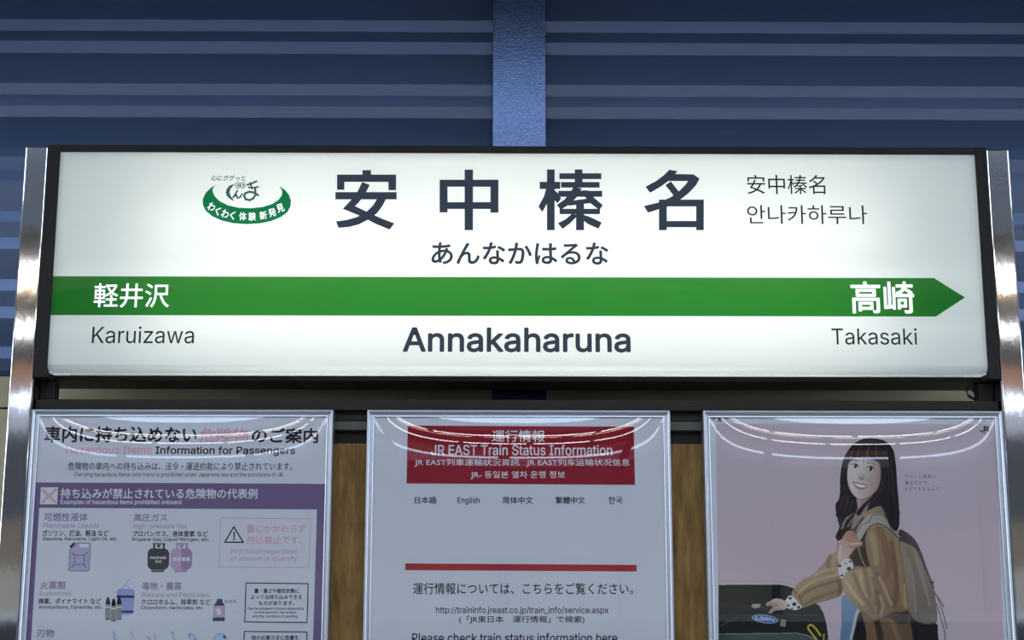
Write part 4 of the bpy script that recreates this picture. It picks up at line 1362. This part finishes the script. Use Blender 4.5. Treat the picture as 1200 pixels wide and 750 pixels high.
# near sleeve: upper arm, forearm
up = [(640, 128), (700, 104), (755, 122), (802, 168), (822, 240), (838, 340), (850, 440), (860, 565), (845, 592), (780, 598), (700, 632), (640, 600), (650, 500), (668, 400), (642, 300), (626, 205)]
tmp = cover.copy()
cover[:] = 0
paint(Cc, up, (128, 106, 82), .25, 1, False, None, (110, 88, 66), ((660, 150), (840, 420)))
upm = cover.copy()
for pts, w, c in (([(700, 120), (735, 220), (760, 330), (740, 420)], 9, (100, 76, 56)), ([(660, 160), (680, 250), (690, 340)], 6, (150, 128, 102)), ([(790, 190), (810, 300), (825, 430), (838, 560)], 5, (132, 110, 84)),
                  ([(770, 200), (790, 320), (800, 440), (790, 560)], 5, (92, 72, 54)), ([(690, 380), (720, 450), (770, 520), (790, 575)], 4, (86, 66, 48)), ([(700, 400), (740, 480), (775, 560)], 3, (160, 138, 110)),
                  ([(690, 470), (700, 540), (692, 620)], 4, (78, 60, 46)), ([(705, 500), (725, 560), (710, 620)], 3, (150, 128, 100)), ([(650, 130), (700, 112), (750, 130)], 3, (146, 124, 100)), ([(845, 440), (850, 575)], 3, (150, 130, 104))):
    line(Cc, pts, w, c, 1.0, .75, upm)
cover[:] = 0
fo = [(506, 400), (560, 352), (620, 344), (656, 352), (672, 400), (688, 470), (696, 540), (688, 628), (640, 610), (585, 568), (530, 515), (508, 462)]
paint(Cc, fo, (150, 130, 106), .25, 1, False, None, (122, 100, 76), ((520, 420), (690, 560)))
fom = cover.copy()
for pts, w, c in (([(560, 380), (590, 450), (640, 540), (680, 610)], 5, (112, 90, 66)), ([(620, 352), (640, 430), (650, 520)], 5, (108, 86, 62)), ([(520, 420), (560, 490), (620, 560)], 3, (170, 150, 126)),
                  ([(535, 375), (560, 362), (600, 352), (650, 352)], 2.2, (92, 76, 58)), ([(600, 380), (610, 450), (640, 520)], 2.5, (166, 144, 116)), ([(665, 400), (684, 470), (690, 560)], 2.5, (84, 66, 48))):
    line(Cc, pts, w, c, .9, .75, fom)
cover[:] = np.maximum(tmp, np.maximum(upm, fom))
# dark inside of the coat between strap and sleeve
paint(Cc, [(592, 215), (618, 180), (636, 150), (628, 205), (636, 290), (650, 342), (600, 346), (566, 330), (556, 290), (575, 250)], (52, 43, 36), .4)
line(Cc, [(590, 240), (605, 300), (628, 345)], .9, (150, 140, 126))
# backpack strap
paint(Cc, [(576, 170), (590, 128), (622, 85), (662, 58), (715, 62), (765, 104), (800, 150), (818, 188), (800, 184), (756, 138), (705, 110), (660, 120), (628, 158), (606, 196), (590, 216), (576, 205)], (146, 146, 154), .25, 1, False, None, (120, 118, 124), ((580, 180), (790, 160)))
line(Cc, [(590, 214), (612, 190), (632, 155), (662, 122), (706, 112), (758, 140), (812, 192)], 1.1, (34, 32, 38), .2)
line(Cc, [(578, 172), (610, 118), (650, 100), (668, 66), (715, 62)], .8, (58, 58, 66), .2)
# hair: mass behind, lock falling in front
HAIR = (30, 25, 32)
paint(A_, [(540, 117), (578, 124), (606, 150), (616, 200), (620, 260), (626, 330), (627, 385), (618, 408), (600, 398), (588, 372), (576, 340), (560, 330), (520, 350), (488, 380), (470, 400), (450, 430), (430, 436), (440, 405), (430, 350), (440, 290), (442, 230), (452, 180), (478, 140), (510, 120)], HAIR, .3)
hm = cover.copy()
paint(Cc, [(560, 30), (600, -20), (640, -40), (640, 30), (600, 90), (560, 140), (545, 110)], (128, 118, 112), .5, .9)
paint(Cc, [(472, -10), (560, -40), (600, -30), (580, 40), (556, 110), (545, 140), (510, 165), (478, 196), (466, 180), (490, 112), (470, 60)], HAIR, .3)
for pts, w, c in (([(500, 140), (520, 90), (560, 50), (585, 0)], 1.6, (150, 144, 146)), ([(512, 60), (530, 40), (545, 10)], 1.3, (140, 136, 140)), ([(505, 110), (530, 70), (552, 30)], 1.0, (110, 100, 104)),
                  ([(530, 130), (556, 90), (590, 40)], 1.3, (130, 124, 126)), ([(480, 30), (488, 80), (500, 120)], 1.2, (70, 56, 62)), ([(495, 0), (500, 50), (512, 90)], 1.2, (64, 52, 58))):
    line(Cc, pts, w, c, .25, .75)
paint(Cc, [(464, 182), (490, 150), (530, 135), (548, 150), (520, 175), (490, 202), (476, 200)], (22, 19, 26), .3)
# neck, face
paint(Bc, [(412, 610), (500, 600), (540, 600), (520, 660), (470, 720), (425, 735), (408, 690)], (150, 134, 136), .3, 1, False, None, (106, 90, 90), ((420, 690), (510, 620)))
face_pts = [(338, 300), (326, 370), (320, 430), (330, 505), (356, 570), (398, 618), (440, 634), (490, 622), (548, 590), (592, 540), (614, 470), (622, 400), (618, 320), (560, 240), (440, 220), (370, 250)]
tmp = cover.copy()
cover[:] = 0
paint(Bc, face_pts, (172, 168, 176), .25, 1, False, None, (136, 116, 118), ((400, 440), (605, 470)))
fm = cover.copy()
cover[:] = np.maximum(tmp, cover)
paint(Bc, [(430, 420), (470, 420), (475, 462), (440, 470), (422, 455)], (140, 120, 124), .8, .8, False, fm)
line(Bc, [(452, 350), (448, 400), (436, 440)], 1.3, (182, 176, 182), .7, .8, fm)
line(Bc, [(426, 452), (442, 460), (464, 460)], .7, (92, 70, 74), .3, .8, fm)
paint(Bc, [(500, 440), (560, 440), (585, 500), (540, 540), (500, 500)], (150, 124, 126), 1.3, .5, False, fm)
paint(Bc, [(340, 440), (380, 440), (390, 490), (355, 500)], (178, 160, 168), 1.2, .6, False, fm)
# eyes
for cx, cy, w, h in ((390, 345, 34, 15), (522, 369, 36, 17)):
    t_ = lambda a, b, cx=cx, cy=cy: Bc(cx + a * .985 - b * .17, cy + a * .17 + b * .985)
    paint(t_, [(-w, 2), (-w * .5, -h), (w * .3, -h * 1.05), (w, -2), (w * .5, h * .75), (-w * .4, h * .8)], (176, 174, 184), .15, 1, True)
    paint(t_, [(-11 + 4, -h), (12 + 4, -h), (15 + 4, 0), (8 + 4, h), (-8 + 4, h), (-12 + 4, 0)], (24, 18, 22), .2, 1)
    line(t_, [(-w - 2, 1), (-w * .4, -h - 1), (w * .4, -h - 1), (w + 5, 1)], 1.0, (26, 20, 26), .2)
    line(t_, [(-w * .6, h), (0, h + 2), (w * .8, h * .5)], .45, (92, 76, 84), .25, .8)
    paint(t_, [(-2, -7), (3, -7), (3, -2), (-2, -2)], (200, 204, 214), .1, 1, True)
line(Bc, [(342, 300), (375, 290), (418, 308)], 1.1, (78, 64, 70), .35, .85, fm)
line(Bc, [(488, 320), (530, 318), (576, 346)], 1.1, (74, 60, 66), .35, .85, fm)
# mouth
paint(Bc, [(370, 486), (405, 488), (432, 498), (455, 500), (494, 514), (484, 540), (450, 556), (412, 545), (384, 520)], (138, 92, 102), .25, 1, False, fm)
paint(Bc, [(382, 494), (430, 505), (484, 518), (468, 536), (430, 534), (398, 518)], (206, 200, 206), .2, 1, False, fm)
line(Bc, [(372, 487), (405, 494), (440, 505), (492, 514)], .6, (96, 56, 64), .2, .9, fm)
line(Bc, [(398, 522), (430, 537), (468, 538)], .5, (104, 62, 70), .2, .8, fm)
line(Bc, [(412, 572), (440, 582), (466, 576)], 1.0, (140, 126, 130), .5, .6, fm)
# hair over the face
paint(Bc, [(520, 98), (600, 118), (680, 170), (735, 250), (748, 400), (752, 520), (762, 660), (780, 780), (680, 780), (660, 640), (600, 600), (540, 640), (480, 710), (430, 780), (400, 760), (450, 690), (520, 630), (580, 570), (606, 500), (616, 420), (606, 330), (570, 300), (480, 250), (400, 230), (440, 130)], HAIR, .25)
paint(Bc, [(520, 100), (430, 125), (360, 190), (310, 280), (275, 380), (258, 470), (262, 540), (285, 600), (262, 650), (235, 720), (225, 790), (320, 790), (400, 740), (412, 690), (398, 640), (360, 590), (330, 520), (318, 440), (322, 370), (334, 310), (356, 262), (420, 225), (560, 220), (600, 150)], HAIR, .25)
paint(Bc, [(332, 325), (344, 250), (395, 190), (520, 150), (600, 190), (630, 260), (624, 350), (604, 296), (560, 288), (510, 286), (460, 280), (410, 276), (372, 284), (350, 300)], HAIR, .3)
for x0, x1, y1, w in ((352, 342, 332, 1.6), (366, 356, 318, 1.4), (388, 380, 312, 1.7), (408, 404, 300, 1.3), (428, 424, 314, 1.8), (446, 446, 298, 1.2), (466, 464, 322, 1.8), (486, 488, 302, 1.2), (506, 506, 326, 1.9), (528, 532, 306, 1.3), (548, 554, 328, 1.9), (570, 578, 318, 1.5), (588, 598, 346, 2.0), (604, 612, 372, 1.8)):
    line(Bc, [(x0, 230), ((x0 + x1) / 2 + 2, 275), (x1, y1)], w, HAIR, .3, .85, None, .35)
for pts, c in (([(380, 190), (350, 250), (338, 310)], (66, 58, 66)), ([(450, 160), (420, 220), (410, 280)], (70, 62, 70)), ([(520, 160), (500, 220), (496, 270)], (74, 66, 72)), ([(570, 180), (580, 240), (590, 290)], (66, 58, 66)),
               ([(640, 220), (680, 320), (690, 440), (690, 560)], (54, 46, 56)), ([(700, 300), (716, 420), (722, 560), (736, 680)], (50, 43, 52)), ([(300, 340), (286, 430), (284, 500), (304, 560)], (56, 48, 56)),
               ([(300, 600), (280, 650), (262, 720)], (64, 54, 60)), ([(330, 610), (320, 660), (290, 740)], (70, 60, 66)), ([(370, 650), (350, 700), (330, 760)], (60, 52, 58)), ([(640, 460), (620, 560), (560, 640), (500, 720)], (52, 44, 52))):
    line(Bc, pts, 1.2, c, .5, .7)
paint(Bc, [(430, 130), (520, 118), (620, 130), (640, 150), (520, 140), (400, 165)], (60, 60, 74), 1.0, .6, False, hm)  # pale band after a lamp's reflection, painted into the hair
# near cuff and hand on the strap
paint(Cc, [(486, 332), (518, 302), (548, 308), (562, 340), (556, 358), (522, 380), (500, 414), (480, 380)], (170, 178, 198), .25)
for x, y, r in ((488, 342, 9), (538, 358, 13), (520, 330, 5), (545, 318, 7), (500, 395, 8)):
    paint(Cc, [(x - r, y), (x, y - r * .8), (x + r, y - 2), (x + r * .4, y + r * .8), (x - r * .6, y + r * .7)], (26, 26, 34), .2, .95)
paint(Cc, [(476, 300), (478, 250), (494, 210), (512, 172), (530, 152), (556, 150), (578, 166), (586, 192), (606, 208), (614, 220), (604, 234), (572, 246), (548, 278), (516, 304), (486, 326)], (172, 148, 150), .25, 1, False, None, (140, 108, 98), ((490, 280), (590, 180)))
hand = cover
for pts, w, c in (([(540, 160), (560, 172), (572, 196)], 2.6, (150, 100, 72)), ([(528, 176), (548, 188), (562, 208)], 2.2, (156, 106, 78)), ([(524, 196), (540, 206), (556, 220)], 1.6, (136, 92, 74)),
                  ([(560, 160), (578, 174), (584, 196)], 1.0, (116, 78, 60)), ([(544, 220), (576, 222), (606, 218)], 1.6, (186, 160, 154)), ([(540, 238), (572, 238), (602, 230)], .9, (106, 74, 64)), ([(498, 230), (488, 270), (484, 310)], 2.2, (184, 164, 168))):
    line(Cc, pts, w, c, .3, .85)
# far hand reaching to the case
paint(Cc, [(80, 552), (104, 536), (130, 522), (165, 524), (192, 540), (200, 565), (186, 582), (148, 588), (128, 592), (106, 606), (97, 600), (104, 584), (116, 572), (94, 566)], (168, 148, 156), .25, 1, False, None, (150, 124, 128), ((160, 530), (110, 600)))
for pts, w, c in (([(90, 556), (118, 548), (140, 552)], .9, (104, 78, 82)), ([(116, 572), (134, 562), (150, 560)], 1.0, (110, 82, 86)), ([(104, 600), (122, 584), (142, 576)], .7, (120, 92, 94)), ([(120, 534), (150, 530), (180, 542)], 1.4, (182, 164, 172))):
    line(Cc, pts, w, c, .25, .8)
paint(Cc, [(92, 566), (112, 558), (122, 566), (108, 576)], (30, 24, 30), .3, .85)
emit_picture('printed_woman', Y3)
